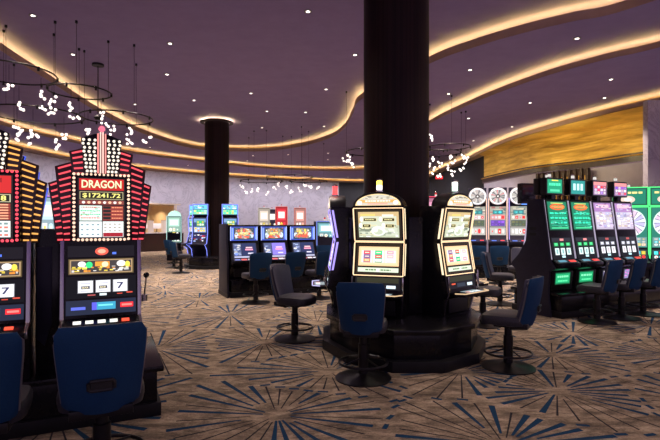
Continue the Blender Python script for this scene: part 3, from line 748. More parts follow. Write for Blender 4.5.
    for k in range(4): mb.add([(-.1 + k * .075, -.25, .309), (-.05 + k * .075, -.25, .309), (-.05 + k * .075, -.19, .309), (-.1 + k * .075, -.19, .309)], [(0, 1, 2, 3)], 0, (.75, .8, .8) if k else (.9, .3, .2))
    mb.obj('buttons', 'glow', dk, recalc=False, color=True)
    for s in (-1, 1): MB().tube([(s * (W - .01), -.10, .50), (s * (W + .0), -.12, .32), (s * (W - .02), -.06, .20), (s * (W - .04), -.02, 0.02)], .010, 8).obj('chrome_trim', 'chrome', t, smooth=True)
    MB().box((0, -.022, .12), (.42, .03, .18)).obj('belly_door', 'black_soft', t, bevel=.006)
    return t
def hexa(c, ang, r=1.0):
    a = R(ang); return c[0] + r * math.sin(a), c[1] - r * math.cos(a)
def carousel_base(c, label, rb=1.0, h=HZ):
    t = thing('carousel_plinth', label, 'plinth', (c[0], c[1], 0), 0)
    def ngon(r, k=12): a = [PI * (2 * i + 1) / k for i in range(k)]; return [(r * math.cos(q), r * math.sin(q)) if r < .6 else ((r + .08) * math.cos(q), (r + .43) * math.sin(q) - .38) for q in a]
    def pr(r0, z0, r1, z1):
        mb = MB(); a, b = ngon(r0), ngon(r1)
        return mb._prism([(x, y, z0) for x, y in a], [(x, y, z1) for x, y in b], 0, (0, 0, 0))
    # ring-shaped pieces: the column passes through the middle
    def ringp(r0, r1, z0, z1):
        k = 12; o = ngon(r0); o2 = ngon(r1); i_ = ngon(.53)
        mb = MB(); vs = [(x, y, z0) for x, y in o] + [(x, y, z1) for x, y in o2] + [(x, y, z0) for x, y in i_] + [(x, y, z1) for x, y in i_]
        fs = []
        for a in range(k):
            b = (a + 1) % k
            fs += [(a, b, k + b, k + a), (k + a, k + b, 3 * k + b, 3 * k + a), (2 * k + b, 2 * k + a, 3 * k + a, 3 * k + b), (b, a, 2 * k + a, 2 * k + b)]
        return mb.add(vs, fs)
    ringp(rb, rb, 0, .12).obj('kick_plate', 'black_soft', t, bevel=.006)
    ringp(rb - .10, rb - .10, .12, h - .06).obj('body', 'black', t, bevel=.004)
    ringp(rb - .05, rb - .05, h - .06, h).obj('top_slab', 'black', t, bevel=.012)
    # dark housing wrapped round the column between the machines
    k = 6; o = [(.70 * math.cos(PI / 6 + PI / 3 * i), .70 * math.sin(PI / 6 + PI / 3 * i)) for i in range(6)]; q = [(.50 * math.cos(PI / 6 + PI / 3 * i), .50 * math.sin(PI / 6 + PI / 3 * i)) for i in range(6)]
    return t
carousel_base(CA, 'black twelve-sided plinth under the arched machines round the front column')
g = 'arched machines round the front column'
for ang, lab, st, cols in ((-20, 'arched-top slot machine facing us with gold-lit twin screens', 'gold', (WHT, YEL)), (42, 'arched-top slot machine on the right of the front column, turned away right', 'gold', ((.5, .8, .6), WHT)), (-88, 'purple-edged slot machine seen edge-on left of the front column, red beacon above', 'purple', (RED, RED))):
    x, y = hexa(CA, ang, .9 if st == 'purple' else 1.0)
    t = arch_machine(lab, (x, y, HZ), R(ang), st, g, seed=ang % 7)
    candle(t, 0, .02, 1.548, cols, 1.0)
x, y = hexa(CA, 102, 1.0); arch_machine('arched-top slot machine mostly hidden behind the right one of the front carousel', (x, y, HZ), R(102), 'gold', g, 5)
# dark housing between machines: wedge panels
t = thing('column_housing', 'black housing wrapped round the foot of the front column between machines', 'housing', (CA[0], CA[1], HZ), R(-18))
for i in range(6):
    a0, a1 = PI / 3 * i - PI / 2 + R(17), PI / 3 * i - PI / 2 + R(43)
    rI, rO = .50, .80
    MB().pz([(rI * math.cos(a0), rI * math.sin(a0)), (rO * math.cos(a0), rO * math.sin(a0)), (rO * math.cos(a1), rO * math.sin(a1)), (rI * math.cos(a1), rI * math.sin(a1))], 0, 1.24).obj('panel', 'black', t, bevel=.01)
g = 'chairs round the front carousel'
place_chair(.345, 4.98, R(-10), 'blue-backed chair directly before the arched machine facing us', g)
place_chair(1.99, 5.36, face(-.84, .54), 'chair in side view right of the front carousel, blue shell to the right', g)
place_chair(-.49, 6.68, face(.90, -.42), 'charcoal-fronted chair turned to face right, left of the front carousel', g)
place_chair(2.42, 7.6, face(.86, -.5), 'charcoal-fronted chair just behind the right arched machine', g)

# distant carousel round the second column: tall blue machines
def blue_machine(label, loc, rz, group, seed, edge=(.34, .42, 1.6), top=(.18, .62, .95), main=None):
    rnd = random.Random(seed); t = thing('slot_machine', label, 'slot machine', loc, rz, group)
    W = .29
    MB().px([(0, 0), (-.05, .25), (-.26, .38), (-.26, .42), (-.06, .46), (.04, .85), (0, 1.40), (.02, 1.42), (.14, 1.42), (.14, 1.50), (.06, 1.50), (.06, 1.92), (.22, 1.92), (.25, .9), (.35, .3), (.35, 0)], -W, W).obj('cabinet', 'panel', t, bevel=.006)
    p = Pic((.02, .05, .12)); p.rect(.03, .55, .97, .95, top); p.scatter(.05, .58, .95, .92, 14, [WHT, CYA, (.1, .3, .5)], rnd, .12, .06); p.rect(.03, .05, .97, .5, (.25, .75, .55)); p.grid(.06, .08, .94, .47, 5, 2, [GRN, WHT, CYA, YEL], rnd)
    p.put('top_screen', t, -W + .01, W - .01, (.055, 1.52), (.055, 1.90), .003)
    p = Pic((.05, .08, .2)); p.rect(.04, .72, .96, .97, (.2, .35, .6)); p.rect(.25, .45, .85, .85, (.1, .4, .2)); p.grid(.28, .48, .82, .82, 3, 2, [YEL, WHT, GRN], rnd); p.rect(.04, .03, .96, .40, (.3, .42, .75)); p.grid(.08, .06, .92, .37, 4, 2, [WHT, ORG, YEL, CYA], rnd)
    p.put('main_screen', t, -W + .04, W - .04, (.03, .86), (0, 1.39), .004)
    p = Pic((.03, .03, .1)); p.scatter(.05, .1, .95, .9, 20, [(.3, .4, .8), WHT, RED], rnd); p.put('lower_screen', t, -W + .04, W - .04, (-.05, .47), (.035, .83), .004)
    MB().box((0, -.20, .43), (.52, .16, .02)).obj('button_deck', 'black', t, bevel=.005)
    p = Pic((.4, .4, .7)); p.rect(.3, .2, .45, .8, RED); p.rect(.6, .2, .9, .8, WHT)
    mb = MB()
    for s in (-1, 1):
        mb.tube([(s * W, -.06, .46), (s * W, .03, .85), (s * W, -.01, 1.40), (s * W, .02, 1.46), (s * W, .05, 1.52), (s * W, .05, 1.91)], .013, 6, col=edge)
        mb.tube([(s * W, -.06, .46), (s * W, -.26, .41), (s * W, -.06, .24), (s * W, -.01, .02)], .013, 6, col=edge)
    mb.tube([(-W, .05, 1.91), (W, .05, 1.91)], .012, 6, col=edge); mb.obj('edge_light', 'neon', t, color=True)
    candle(t, 0, .12, 1.92, (WHT,), .8)
    return t
carousel_base(CB, 'dark plinth round the distant column under blue-lit machines', h=.42)
g = 'blue-lit machines round the distant column'
for ang, lab in ((-25, 'tall blue-edged slot machine left of the distant column'), (42, 'tall blue-edged slot machine right of the distant column'), (-86, 'white-lit slot machine edge-on at the left of the distant column')):
    x, y = hexa(CB, ang, 1.0)
    blue_machine(lab, (x, y, .42), R(ang + (18 if ang == -25 else -20 if ang == 42 else 30)), g, ang % 11)
place_chair(*at(181, 15.7), face(.80, .60), 'blue-backed chair left of the distant blue-lit carousel', 'chairs at the far carousel')
place_chair(*at(174, 17.6), face(.6, .8), 'farther blue-backed chair behind the one at the distant carousel', 'chairs at the far carousel')

# ------------------------------------------------------------------ MID BANK: low slant machines
AM = R(25); dM = Vector((math.cos(AM), math.sin(AM))); nM = Vector((math.sin(AM), -math.cos(AM)))
def slant_machine(label, loc, rz, group, seed, violet=False):
    rnd = random.Random(seed); t = thing('slot_machine', label, 'slot machine', loc, rz, group); W = .325
    MB().px([(0, 0), (-.04, .26), (-.26, .34), (-.26, .40), (-.16, .44), (.0, .80), (.0, 1.16), (.02, 1.18), (.52, 1.18), (.52, 0)], -W, W).obj('cabinet', 'black', t, bevel=.008)
    p = Pic((.06, .10, .55)); p.rect(.0, .0, .03, 1, (.5, .6, 1.3)); p.rect(.97, 0, 1, 1, (.5, .6, 1.3)); p.rect(.13, .06, .87, .94, (.05, .07, .10))
    p.disc(.5, .5, .34, .38, (.25, .22, .15)); p.grid(.25, .30, .75, .86, 5, 2, [ORG, YEL, RED, (.6, .5, .3)], rnd); p.rect(.28, .18, .72, .36, (.9, .12, .08)); p.disc(.22, .38, .07, .2, (.7, .85, 1)); p.disc(.78, .38, .07, .2, (.7, .85, 1)); p.rect(.34, .44, .66, .60, (1, .75, .3)); p.scatter(.16, .12, .84, .92, 44, [(.9, .5, .3), (.3, .35, .4), (.9, .85, .7), (.6, .15, .12), (.2, .3, .25)], rnd, .05, .06)
    p.rect(.04, .1, .10, .9, (.25, .4, 1.2)); p.rect(.90, .1, .96, .9, (.25, .4, 1.2))
    p.put('top_glass', t, -W + .02, W - .02, (0, .835), (0, 1.14), .004)
    a, b = (-.15, .455), (-.012, .78); base = (.28, .22, .85) if violet else (.03, .04, .12)
    p = Pic((.03, .03, .05)); p.rect(.05, .14, .36, .96, (.10, .12, .25)); p.scatter(.06, .2, .34, .9, 14, [(.5, .6, .9), (.3, .35, .6), WHT], rnd, .09, .06); p.rect(.38, .16, .96, .96, base)
    p.rect(.52, .50, .84, .60, (1, .35, .5)); p.rect(.55, .64, .82, .72, (1, .6, .65)); p.rect(.62, .26, .84, .34, (.8, .75, 1)); p.rect(.05, .02, .96, .12, (.5, .5, .7)); p.disc(.14, .26, .07, .08, (.2, .3, .9))
    p.put('main_screen', t, -W + .05, W - .06, a, b, .005)
    d = MB().px([(-.27, .36), (-.27, .405), (-.16, .445), (-.16, .36)], -W + .01, W - .01).obj('button_deck', 'black', t, bevel=.006)
    p = Pic((.06, .05, .08)); p.rect(.30, .2, .52, .85, (1, .12, .10)); p.rect(.58, .2, .78, .85, (1, .75, .75)); p.rect(.05, .3, .25, .7, (.2, .25, .7)); p.rect(.82, .3, .95, .7, (.9, .9, 1)); p.put('buttons', d, -W + .05, W - .05, (-.265, .408), (-.165, .444), .004)
    MB().box((0, -.03, .13), (.46, .03, .18)).obj('belly_door', 'black_soft', t, bevel=.005)
    return t
g = 'low blue-glass machines in the middle bank'
P1 = Vector((-1.90, 10.6)); labs = ('leftmost', 'middle', 'rightmost')
for k, lab in enumerate(('low slot machine at the left end of the middle bank', 'low slot machine with a violet screen, centre of the middle bank', 'low slot machine at the right end of the middle bank')):
    p = P1 + dM * .694 * k; slant_machine(lab, (p.x, p.y, .40), AM, g, 20 + k, k == 1)
t = thing('end_panel', 'tall charcoal end panel closing the left of the middle bank', 'panel', (*(P1 - dM * .372), 0), AM)
MB().px([(-.10, 0), (-.06, .62), (-.10, .80), (.0, 1.20), (-.02, 1.60), (.72, 1.60), (.74, 0)], -.022, .022).obj('body', 'panel', t, bevel=.006)
MB().px([(-.15, 0), (-.15, .09), (.78, .09), (.78, 0)], -.03, -.024).obj('kick_strip', 'black_soft', t)
bank_base('slot_plinth', 'black plinth under the low middle bank of machines', P1, AM, -.345, 1.79, -.12, .70, .40)
for k, (lab, off) in enumerate((('blue-backed chair at the left machine of the middle bank', 0), ('blue-backed chair at the centre machine of the middle bank', .04), ('blue-backed chair at the right machine of the middle bank', .02))):
    p = P1 + dM * (.694 * k + off) + nM * .92; place_chair(p.x, p.y, R([34, 36, 38][k]), lab, 'chairs at the middle bank')

# ------------------------------------------------------------------ RIGHT BANK: slim tall machines
AR = R(26); dR = Vector((math.cos(AR), math.sin(AR))); nR = Vector((math.sin(AR), -math.cos(AR)))
def tall_machine(label, loc, rz, group, seed, kind):
    rnd = random.Random(seed); t = thing('slot_machine', label, 'slot machine', loc, rz, group); W = .29
    prof = [(-.10, 0), (-.13, .36), (-.26, .42), (-.26, .50), (-.16, .56), (-.095, .95), (-.08, 1.05), (0, 1.60), (.02, 1.62), (.16, 1.62), (.16, 0)]
    MB().px(prof, -W, W).obj('cabinet', 'black', t, bevel=.006)
    sd = MB()
    for s in (-1, 1): sd.px([(-.16, .57), (-.095, .95), (-.08, 1.05), (0, 1.60), (.045, 1.60), (-.03, 1.05), (-.055, .95), (-.13, .57)], s * (W + .004) - .006, s * (W + .004) + .006, col=(.42, .36, .50) if kind != 'green' else (.34, .30, .40))
    sd.obj('side_light', 'neon', t, color=True)
    a0, a1 = (-.077, 1.07), (-.003, 1.585)
    if kind == 'green':
        p = Pic((.01, .05, .03)); p.rect(.04, .03, .96, .97, (.02, .22, .12)); p.disc(.5, .80, .36, .11, (.9, .12, .04)); p.disc(.5, .80, .28, .07, (.15, .3, .1)); p.rect(.2, .77, .8, .83, (1, .3, .1)); p.rect(.2, .91, .8, .94, (.6, .8, .2))
        for j in range(3): p.lines(.10, .52 - j * .16, .90, .64 - j * .16, 1, (.05, .95, .55), rnd, 4); p.rect(.12, .48 - j * .16, .88, .50 - j * .16, (.03, .5, .3))
        p.rect(.1, .06, .9, .09, (.1, .9, .4)); p.scatter(.06, .1, .94, .66, 46, [(.02, .35, .2), (.1, .8, .5), (.3, 1, .8), (.02, .2, .15)], rnd, .09, .012); p.scatter(.2, .74, .8, .86, 10, [ORG, RED, YEL], rnd, .05, .015)
    else:
        p = Pic((.12, .08, .14)); p.rect(.04, .03, .96, .97, (.55, .48, .62)); p.rect(.04, .66, .96, .97, (.42, .22, .5)); p.rect(.15, .80, .85, .92, (.95, .55, .65)); p.grid(.08, .1, .92, .64, 5, 6, [WHT, (.8, .75, .95), (.75, .6, .85), (.5, .5, .8), (.9, .7, .6)], rnd, .95); p.scatter(.06, .06, .94, .95, 40, [WHT, (.7, .65, .9), (.35, .2, .45)], rnd, .09, .02)
    p.put('tall_screen', t, -W + .03, W - .03, a0, a1, .005)
    b0, b1 = (-.158, .575), (-.096, .945)
    p = Pic((.01, .012, .015)); p.rect(.05, .80, .95, .97, (.03, .03, .04)); p.rect(.42, .84, .60, .94, (.9, .3, .3) if kind == 'green' else (.5, .1, .1))
    c = (.1, .9, .3) if kind == 'green' else (.85, .85, 1)
    for k in range(3): u = .1 + k * .29; p.rect(u, .58, u + .22, .76, sc_(c, .25)); p.rect(u + .04, .62, u + .18, .73, c)
    for k in range(3): u = .12 + k * .28; p.rect(u, .18, u + .2, .50, (.75, .92, .9) if kind == 'green' else (.92, .92, .98)); p.rect(u + .06, .24, u + .14, .44, (.25, .5, .5) if kind == 'green' else (.6, .5, .6))
    p.rect(.42, .05, .58, .15, (.6, .95, 1))
    p.put('reel_glass', t, -W + .03, W - .03, b0, b1, .005)
    d = MB().px([(-.275, .42), (-.275, .50), (-.165, .565), (-.12, .42)], -W + .005, W - .005).obj('button_deck', 'black', t, bevel=.006)
    p = Pic((.015, .015, .02)); p.rect(.12, .3, .48, .8, (.08, .25, .35)); p.rect(.62, .25, .92, .75, (1, .06, .05)); p.put('buttons', d, -W + .03, W - .03, (-.270, .506), (-.170, .562), .004)
    MB().px([(-.115, .04), (-.140, .35), (-.125, .36), (-.095, .03)], -W + .03, W - .03).obj('belly_door', 'dark_metal', t, bevel=.004)
    if kind == 'green':
        p = Pic((.01, .12, .05)); p.rect(.05, .1, .95, .9, (.02, .40, .16)); p.lines(.14, .50, .86, .82, 1, (.25, 1, .5), rnd, 4); p.lines(.18, .16, .82, .42, 1, (.12, .9, .4), rnd, 6)
        p.put('belly_glass', t, -W + .10, W - .10, (-.123, .13), (-.140, .335), .006)
    else:
        p = Pic((.03, .03, .04)); p.rect(.1, .1, .9, .9, (.30, .26, .5)); p.scatter(.1, .1, .9, .9, 10, [WHT, MAG], rnd); p.put('belly_glass', t, -W + .12, W - .12, (-.123, .13), (-.140, .335), .006)
    # topper
    MB().box((0, .10, 1.68), (.10, .10, .14)).obj('topper_neck', 'black', t)
    tb = MB().box((0, .09, 1.85), (.44, .12, .30)).obj('topper', 'dark_metal', t, bevel=.01)
    p = Pic((.02, .03, .03))
    if kind == 'green' and seed % 2 == 0: p.rect(.05, .05, .95, .95, (.02, .35, .18)); p.lines(.15, .45, .85, .8, 1, (.1, 1, .5), rnd, 4); p.rect(.2, .15, .8, .3, (.1, .7, .4)); p.rect(.3, .85, .7, .92, YEL)
    elif kind == 'green': p.rect(.05, .05, .95, .95, (.03, .30, .28)); [p.rect(.18 + k * .24, .3, .34 + k * .24, .75, (.6, 1, 1)) for k in range(3)]
    else: p.rect(.05, .05, .95, .95, (.35, .2, .4)); p.rect(.05, .72, .95, .95, (.9, .3, .3)); p.grid(.1, .1, .9, .7, 4, 3, [WHT, (.8, .7, .9), RED, PUR], rnd)
    p.put('topper_screen', tb, -.205, .205, (.028, 1.715), (.028, 1.985), .003)
    candle(t, -.06, .09, 2.0, (WHT,), .8)
    return t
    return t
Q1 = Vector(at(556, 8.5)); g = 'slim machines on the right bank'
RL = (('slim slot machine with green screen nearest the dark end panel', 'green', 2), ('second slim green-screened slot machine from the dark end panel', 'green', 3), ('slim slot machine with pale lilac screen, third along the right bank', 'lilac', 4), ('slim lilac-screened slot machine before the green wheel machines', 'lilac', 5))
for k, (lab, kd, sd) in enumerate(RL):
    p = Q1 + dR * .615 * k; tall_machine(lab, (p.x, p.y, ZB), AR, g, sd, kd)
# mate back to back, profile and its topper show past the end panel
p = Q1 - nR * .33
mate = tall_machine('dark slot machine facing away behind the nearest green-screened one', (p.x, p.y, ZB), AR + PI, g, 9, 'lilac')
t = thing('end_panel', 'dark shaped end panel at the near end of the right bank', 'panel', (*(Q1 - dR * .325), 0), AR)
pf = [(-.12, .42), (-.145, .78), (-.255, .84), (-.16, .97), (-.09, 1.46), (0, 2.04), (.33, 2.04), (.33, 1.60), (.36, 1.30), (.52, 1.05), (.68, .90), (.70, .84), (.60, .78), (.56, .42), (.56, .0), (-.17, .0)]
MB().px(pf, -.02, .02).obj('body', 'panel', t, bevel=.005)
for zz in (1.42, 1.52): MB().box((-.022, .20, zz), (.006, .14, .05)).obj('vent', 'black_soft', t)
bank_base('slot_plinth', 'black plinth under the slim machines of the right bank', Q1, AR, -.30, 2.7, -.36, .76)
x, y = at(526.5, 9.0); t = thing('display_box', 'dark display box with blue underglow jutting out left of the dark end panel', 'display', (x, y, 1.98), R(15))
MB().box((0, 0, .19), (.30, .14, .38)).obj('case', 'black', t, bevel=.01)
MB().box((0, -.04, -.012), (.26, .03, .018), col=(.15, .4, 1.3)).obj('underglow', 'neon', t, color=True)
MB().tube([(.12, .02, .06), (.34, .04, .0)], .02, 8).obj('arm', 'dark_metal', t)
# the pull lever on the flank of the machine that faces away
lx, ly = at(524, 8.95); Ri = Matrix.Rotation(-(AR + PI), 3, 'Z'); v = Ri @ Vector((lx - mate.location.x, ly - mate.location.y, .87 - ZB))
wv = Ri @ Vector((lx + .10 - mate.location.x, ly + .06 - mate.location.y, .70 - ZB))
lv = MB().tube([tuple(wv), tuple(v)], .010, 8).obj('lever', 'dark_metal', mate, smooth=True)
MB().sphere(tuple(v), .038, 12).obj('lever_knob', 'chrome', lv, smooth=True)
g = 'chairs at the right bank'
for x, y, lab in ((4.36, 7.84, 'blue-backed chair nearest us at the right bank'), (4.97, 8.18, 'second blue-backed chair along the right bank'), (5.56, 8.52, 'third blue-backed chair along the right bank, at the right edge')):
    place_chair(x, y, face(-.66, .75), lab, g)

# ------------------------------------------------------------------ wheel machines
def wheel_machine(label, loc, rz, group, seed, accent):
    rnd = random.Random(seed); t = thing('slot_machine', label, 'slot machine', loc, rz, group); W = .255
    MB().px([(0, 0), (-.03, .62), (-.24, .70), (-.24, .76), (-.06, .82), (.05, 1.2), (.0, 1.8), (.0, 2.36), (.3, 2.36), (.4, 0)], -W, W).obj('cabinet', 'panel', t, bevel=.006)
    p = Pic((.40, .38, .32)); p.scatter(.02, .55, .98, 1, 30, [accent, (.7, .65, .5), (.25, .3, .28)], rnd, .2, .05); p.rect(.18, .62, .82, .82, (.05, .20, .22)); p.grid(.22, .64, .78, .80, 2, 1, [CYA, (.1, .5, .5)], rnd); p.rect(.05, .36, .95, .58, accent); p.grid(.08, .38, .92, .56, 4, 1, [(.9, .75, .8), WHT, RED], rnd); p.rect(.05, .03, .95, .33, (.10, .12, .10) if seed != 2 else (.16, .08, .4)); p.grid(.08, .05, .92, .3, 4, 2, [(.15, .2, .12), (.2, .2, .1)] if seed != 2 else [PUR, (.2, .1, .5)], rnd)
    p.put('tall_screen', t, -W + .03, W - .03, (.05, 1.2), (.0, 1.8), .004)
    p = Pic((.5, .48, .45)); p.grid(.05, .1, .95, .9, 4, 1, [WHT, (.9, .85, .8), RED], rnd); p.put('lower_screen', t, -W + .03, W - .03, (-.02, .95), (.045, 1.18), .004)
    p = Pic((.02, .02, .06)); p.rect(.1, .2, .4, .6, (.1, .2, .8)); p.rect(.65, .3, .9, .7, RED); p.put('buttons', t, -W + .03, W - .03, (-.235, .765), (-.065, .82), .004)
    wh = MB().lathe([(.245, -.03), (.26, 0), (.245, .03)], 36); wh.v = [(x, -.045 + z, 2.10 + y) for x, y, z in wh.v]
    o = wh.obj('wheel', 'white_plastic', t, smooth=True)
    mb = MB(); n = 24
    q = Pic(); q.disc(.5, .5, .5, .5, (1.0, 1.0, 1.05), 40); q.disc(.5, .5, .42, .42, (.45, .43, .42), 40)
    for k in range(16):
        a0, a1 = 2 * PI * k / 16, 2 * PI * (k + .5) / 16; q.poly([(.5, .5), (.5 + .41 * math.cos(a0), .5 + .41 * math.sin(a0)), (.5 + .41 * math.cos(a1), .5 + .41 * math.sin(a1))], [(.15, .13, .13), accent, (.7, .65, .6)][k % 3])
    q.disc(.5, .5, .14, .14, (.12, .1, .1)); q.disc(.5, .5, .05, .05, WHT)
    q.put('wheel_face', o, -.238, .238, (-.078, 1.862), (-.078, 2.338), .002)
    mb = MB()
    for s in (-1, 1): mb.tube([(s * W, -.06, .82), (s * W, .04, 1.2), (s * W, -.01, 1.8), (s * W, -.01, 2.05)], .012, 6, col=(1.3, .8, .6) if seed != 3 else (.6, .45, 1.2))
    mb.obj('edge_light', 'neon', t, color=True)
    return t
AW = R(-16); dW = Vector((math.cos(AW), math.sin(AW))); W0 = Vector(at(477.5, 14.4)); g = 'round-wheel machines beside the right wall'
for k, (lab, ac) in enumerate((('left one of the three white-wheel slot machines', (.55, .42, .38)), ('middle one of the three white-wheel slot machines, violet screen', (.7, .25, .25)), ('right one of the three white-wheel slot machines, by the dark panel', (.5, .48, .4)))):
    p = W0 + dW * .575 * k; wheel_machine(lab, (p.x, p.y, .32), AW, g, k + 1, ac)
t = thing('slot_plinth', 'dark plinth under the three white-wheel machines', 'plinth', (*W0, 0), AW)
MB().box((.64, .25, .16), (2.0, .8, .32)).obj('body', 'black', t, bevel=.012); MB().box((.64, .25, .04), (2.05, .85, .08)).obj('kick_plate', 'black_soft', t)
g = 'chairs before the white-wheel machines'
place_chair(*at(476, 13.0), R(-12), 'blue-backed chair at the left white-wheel machine', g)
place_chair(*at(499, 12.9), R(-16), 'blue-backed chair at the middle white-wheel machine', g)
place_chair(*gp(500, 304), face(.9, -.42), 'charcoal-fronted chair turned our way between the arched machine and dark panel', g)
place_chair(*at(520, 11.4), face(-.5, -.86), 'charcoal-fronted chair half hidden by the dark end panel', g)

def big_wheel(label, loc, rz, seed):
    rnd = random.Random(seed); t = thing('slot_machine', label, 'slot machine', loc, rz, 'green wheel machines at the right edge'); W = .36
    MB().px([(0, 0), (-.04, .55), (-.30, .62), (-.30, .70), (-.05, .75), (0, 1.0), (0, 2.0), (.05, 2.02), (.05, 2.46), (.4, 2.46), (.45, 0)], -W, W).obj('cabinet', 'panel', t, bevel=.006)
    p = Pic((.02, .10, .07)); p.rect(.04, .06, .96, .94, (.02, .22, .14)); p.lines(.12, .62, .86, .86, 1, (1, .85, .3), rnd, 4); p.disc(.42, .33, .22, .22, (.85, .6, .5)); p.disc(.42, .33, .12, .12, (.95, .9, .8)); p.put('top_screen', t, -W + .02, W - .02, (.05, 2.05), (.05, 2.44), .004)
    p = Pic((.03, .2, .15)); cu, cv = .5, .62
    p.disc(cu, cv, .46, .34, (.75, .95, .85), 40)
    for k in range(18):
        a0, a1 = 2 * PI * k / 18, 2 * PI * (k + 1) / 18; c = [(.75, .8, .85), (.55, .5, .8), (.85, .8, .75), (.75, .55, .7)][k % 4]
        p.poly([(cu, cv), (cu + .43 * math.cos(a0), cv + .32 * math.sin(a0)), (cu + .43 * math.cos(a1), cv + .32 * math.sin(a1))], c)
        p.poly([(cu, cv), (cu + .43 * math.cos(a0), cv + .32 * math.sin(a0)), (cu + .43 * math.cos(a0 + .06), cv + .32 * math.sin(a0 + .06))], (.15, .15, .3))
    p.disc(cu, cv, .09, .07, (.8, .25, .3)); p.rect(.02, .02, .98, .26, (.15, .3, .3)); p.grid(.05, .04, .95, .25, 6, 3, [WHT, YEL, (.9, .6, .4), CYA, (.4, .5, .5)], rnd)
    p.put('wheel_screen', t, -W + .03, W - .03, (0, 1.05), (0, 1.98), .004)
    p = Pic((.03, .06, .06)); p.grid(.05, .1, .95, .9, 6, 2, [WHT, RED, CYA, GRN, YEL], rnd); p.put('lower_screen', t, -W + .03, W - .03, (-.045, .76), (0, 1.0), .004)
    mb = MB(); gc = (.12, 1.1, .30); frame_tubes(mb, -W, W, (0, .80), (0, 2.0), .016, gc); frame_tubes(mb, -W, W, (.05, 2.03), (.05, 2.46), .014, gc); mb.obj('edge_light', 'neon', t, color=True)
    MB().box((0, -.2, .70), (.66, .2, .03)).obj('button_deck', 'black', t, bevel=.006)
    candle(t, 0, .2, 2.46, (WHT,), .9)
AG = R(-18); dG = Vector((math.cos(AG), math.sin(AG))); p0 = Vector(at(631, 11.3))
for k, lab in enumerate(('green neon-edged wheel machine with fully visible fan wheel', 'green neon-edged wheel machine cut by the right edge')):
    p = p0 + dG * .75 * k; big_wheel(lab, (p.x, p.y, 0), AG, 60 + k)

# ------------------------------------------------------------------ far machines
def far_machine(label, loc, rz, group, seed, acc, h=2.1, edge=None, dome=False):
    rnd = random.Random(seed); t = thing('slot_machine', label, 'slot machine', loc, rz, group); W = .3
    MB().px([(0, 0), (-.03, .6), (-.22, .68), (-.22, .74), (-.04, .8), (0, 1.3), (0, h), (.3, h), (.4, 0)], -W, W).obj('cabinet', 'panel', t, bevel=.006)
    p = Pic(sc_(acc, .5)); p.rect(.1, .55, .9, .92, acc); p.rect(.2, .62, .8, .85, (1, .9, .8)); p.grid(.1, .08, .9, .5, 3, 2, [acc, WHT, YEL], rnd)
    p.put('main_screen', t, -W + .03, W - .03, (0, 1.0), (0, h - .04), .004)
    p = Pic(sc_(acc, .3)); p.grid(.05, .1, .95, .9, 4, 1, [WHT, acc, CYA], rnd); p.put('lower_screen', t, -W + .03, W - .03, (-.04, .82), (-.01, .98), .004)
    mb = MB(); frame_tubes(mb, -W, W, (-.02, .82), (0, h), .012, edge or acc); mb.obj('edge_light', 'neon', t, color=True)
    if dome: MB().lathe([(.28, 0), (.25, .12), (.15, .20), (.02, .24)], 20, (0, .15, h), col=(.6, 1.0, .8)).obj('dome_topper', 'neon', t, smooth=True, color=True)
    else: candle(t, 0, .12, h, (WHT, RED), .8)
g = 'machines along the far marble wall'
far_machine('white and green lit machine with a domed top near the cashier', (*at(174, 21.0), 0), R(10), g, 70, (.50, .82, .66), 1.95, (.6, 1.0, .95), True)
far_machine('pale far machine at the left of the red trio', (*at(264, 25.5), 0), R(8), g, 71, (.7, .6, .5), 2.45)
far_machine('bright red far machine in the middle of the trio', (*at(281.5, 25.0), 0), R(8), g, 72, (.9, .06, .08), 2.5, (1.1, .2, .15))
far_machine('far machine with red top at the right of the red trio', (*at(300, 25.5), 0), R(8), g, 73, (.75, .35, .30), 2.45, (1, .3, .25))
far_machine('dark far machine between the pale and red ones', (*at(272, 26.5), 0), R(8), g, 75, (.04, .03, .05), 2.4, (.1, .06, .1))
far_machine('far teal and red screened machine past the middle bank', (*at(326, 14.6), 0), R(20), g, 74, (.25, .55, .6), 1.68, (.2, .3, .9))
far_machine('red neon-edged far machine left of the right arched machine', (*at(436, 13.2), 0), R(-10), g, 76, (.75, .3, .45), 2.35, (1.2, .1, .2))
far_machine('white-screened far machine glimpsed between the two finned machines', (*at(51, 13.0), 0), R(30), g, 77, (.55, .75, .85), 2.35, (.7, .3, 1.0))
place_chair(*at(322, 13.2), R(12), 'blue-backed chair beyond the right end of the middle bank', 'chairs at the middle bank')

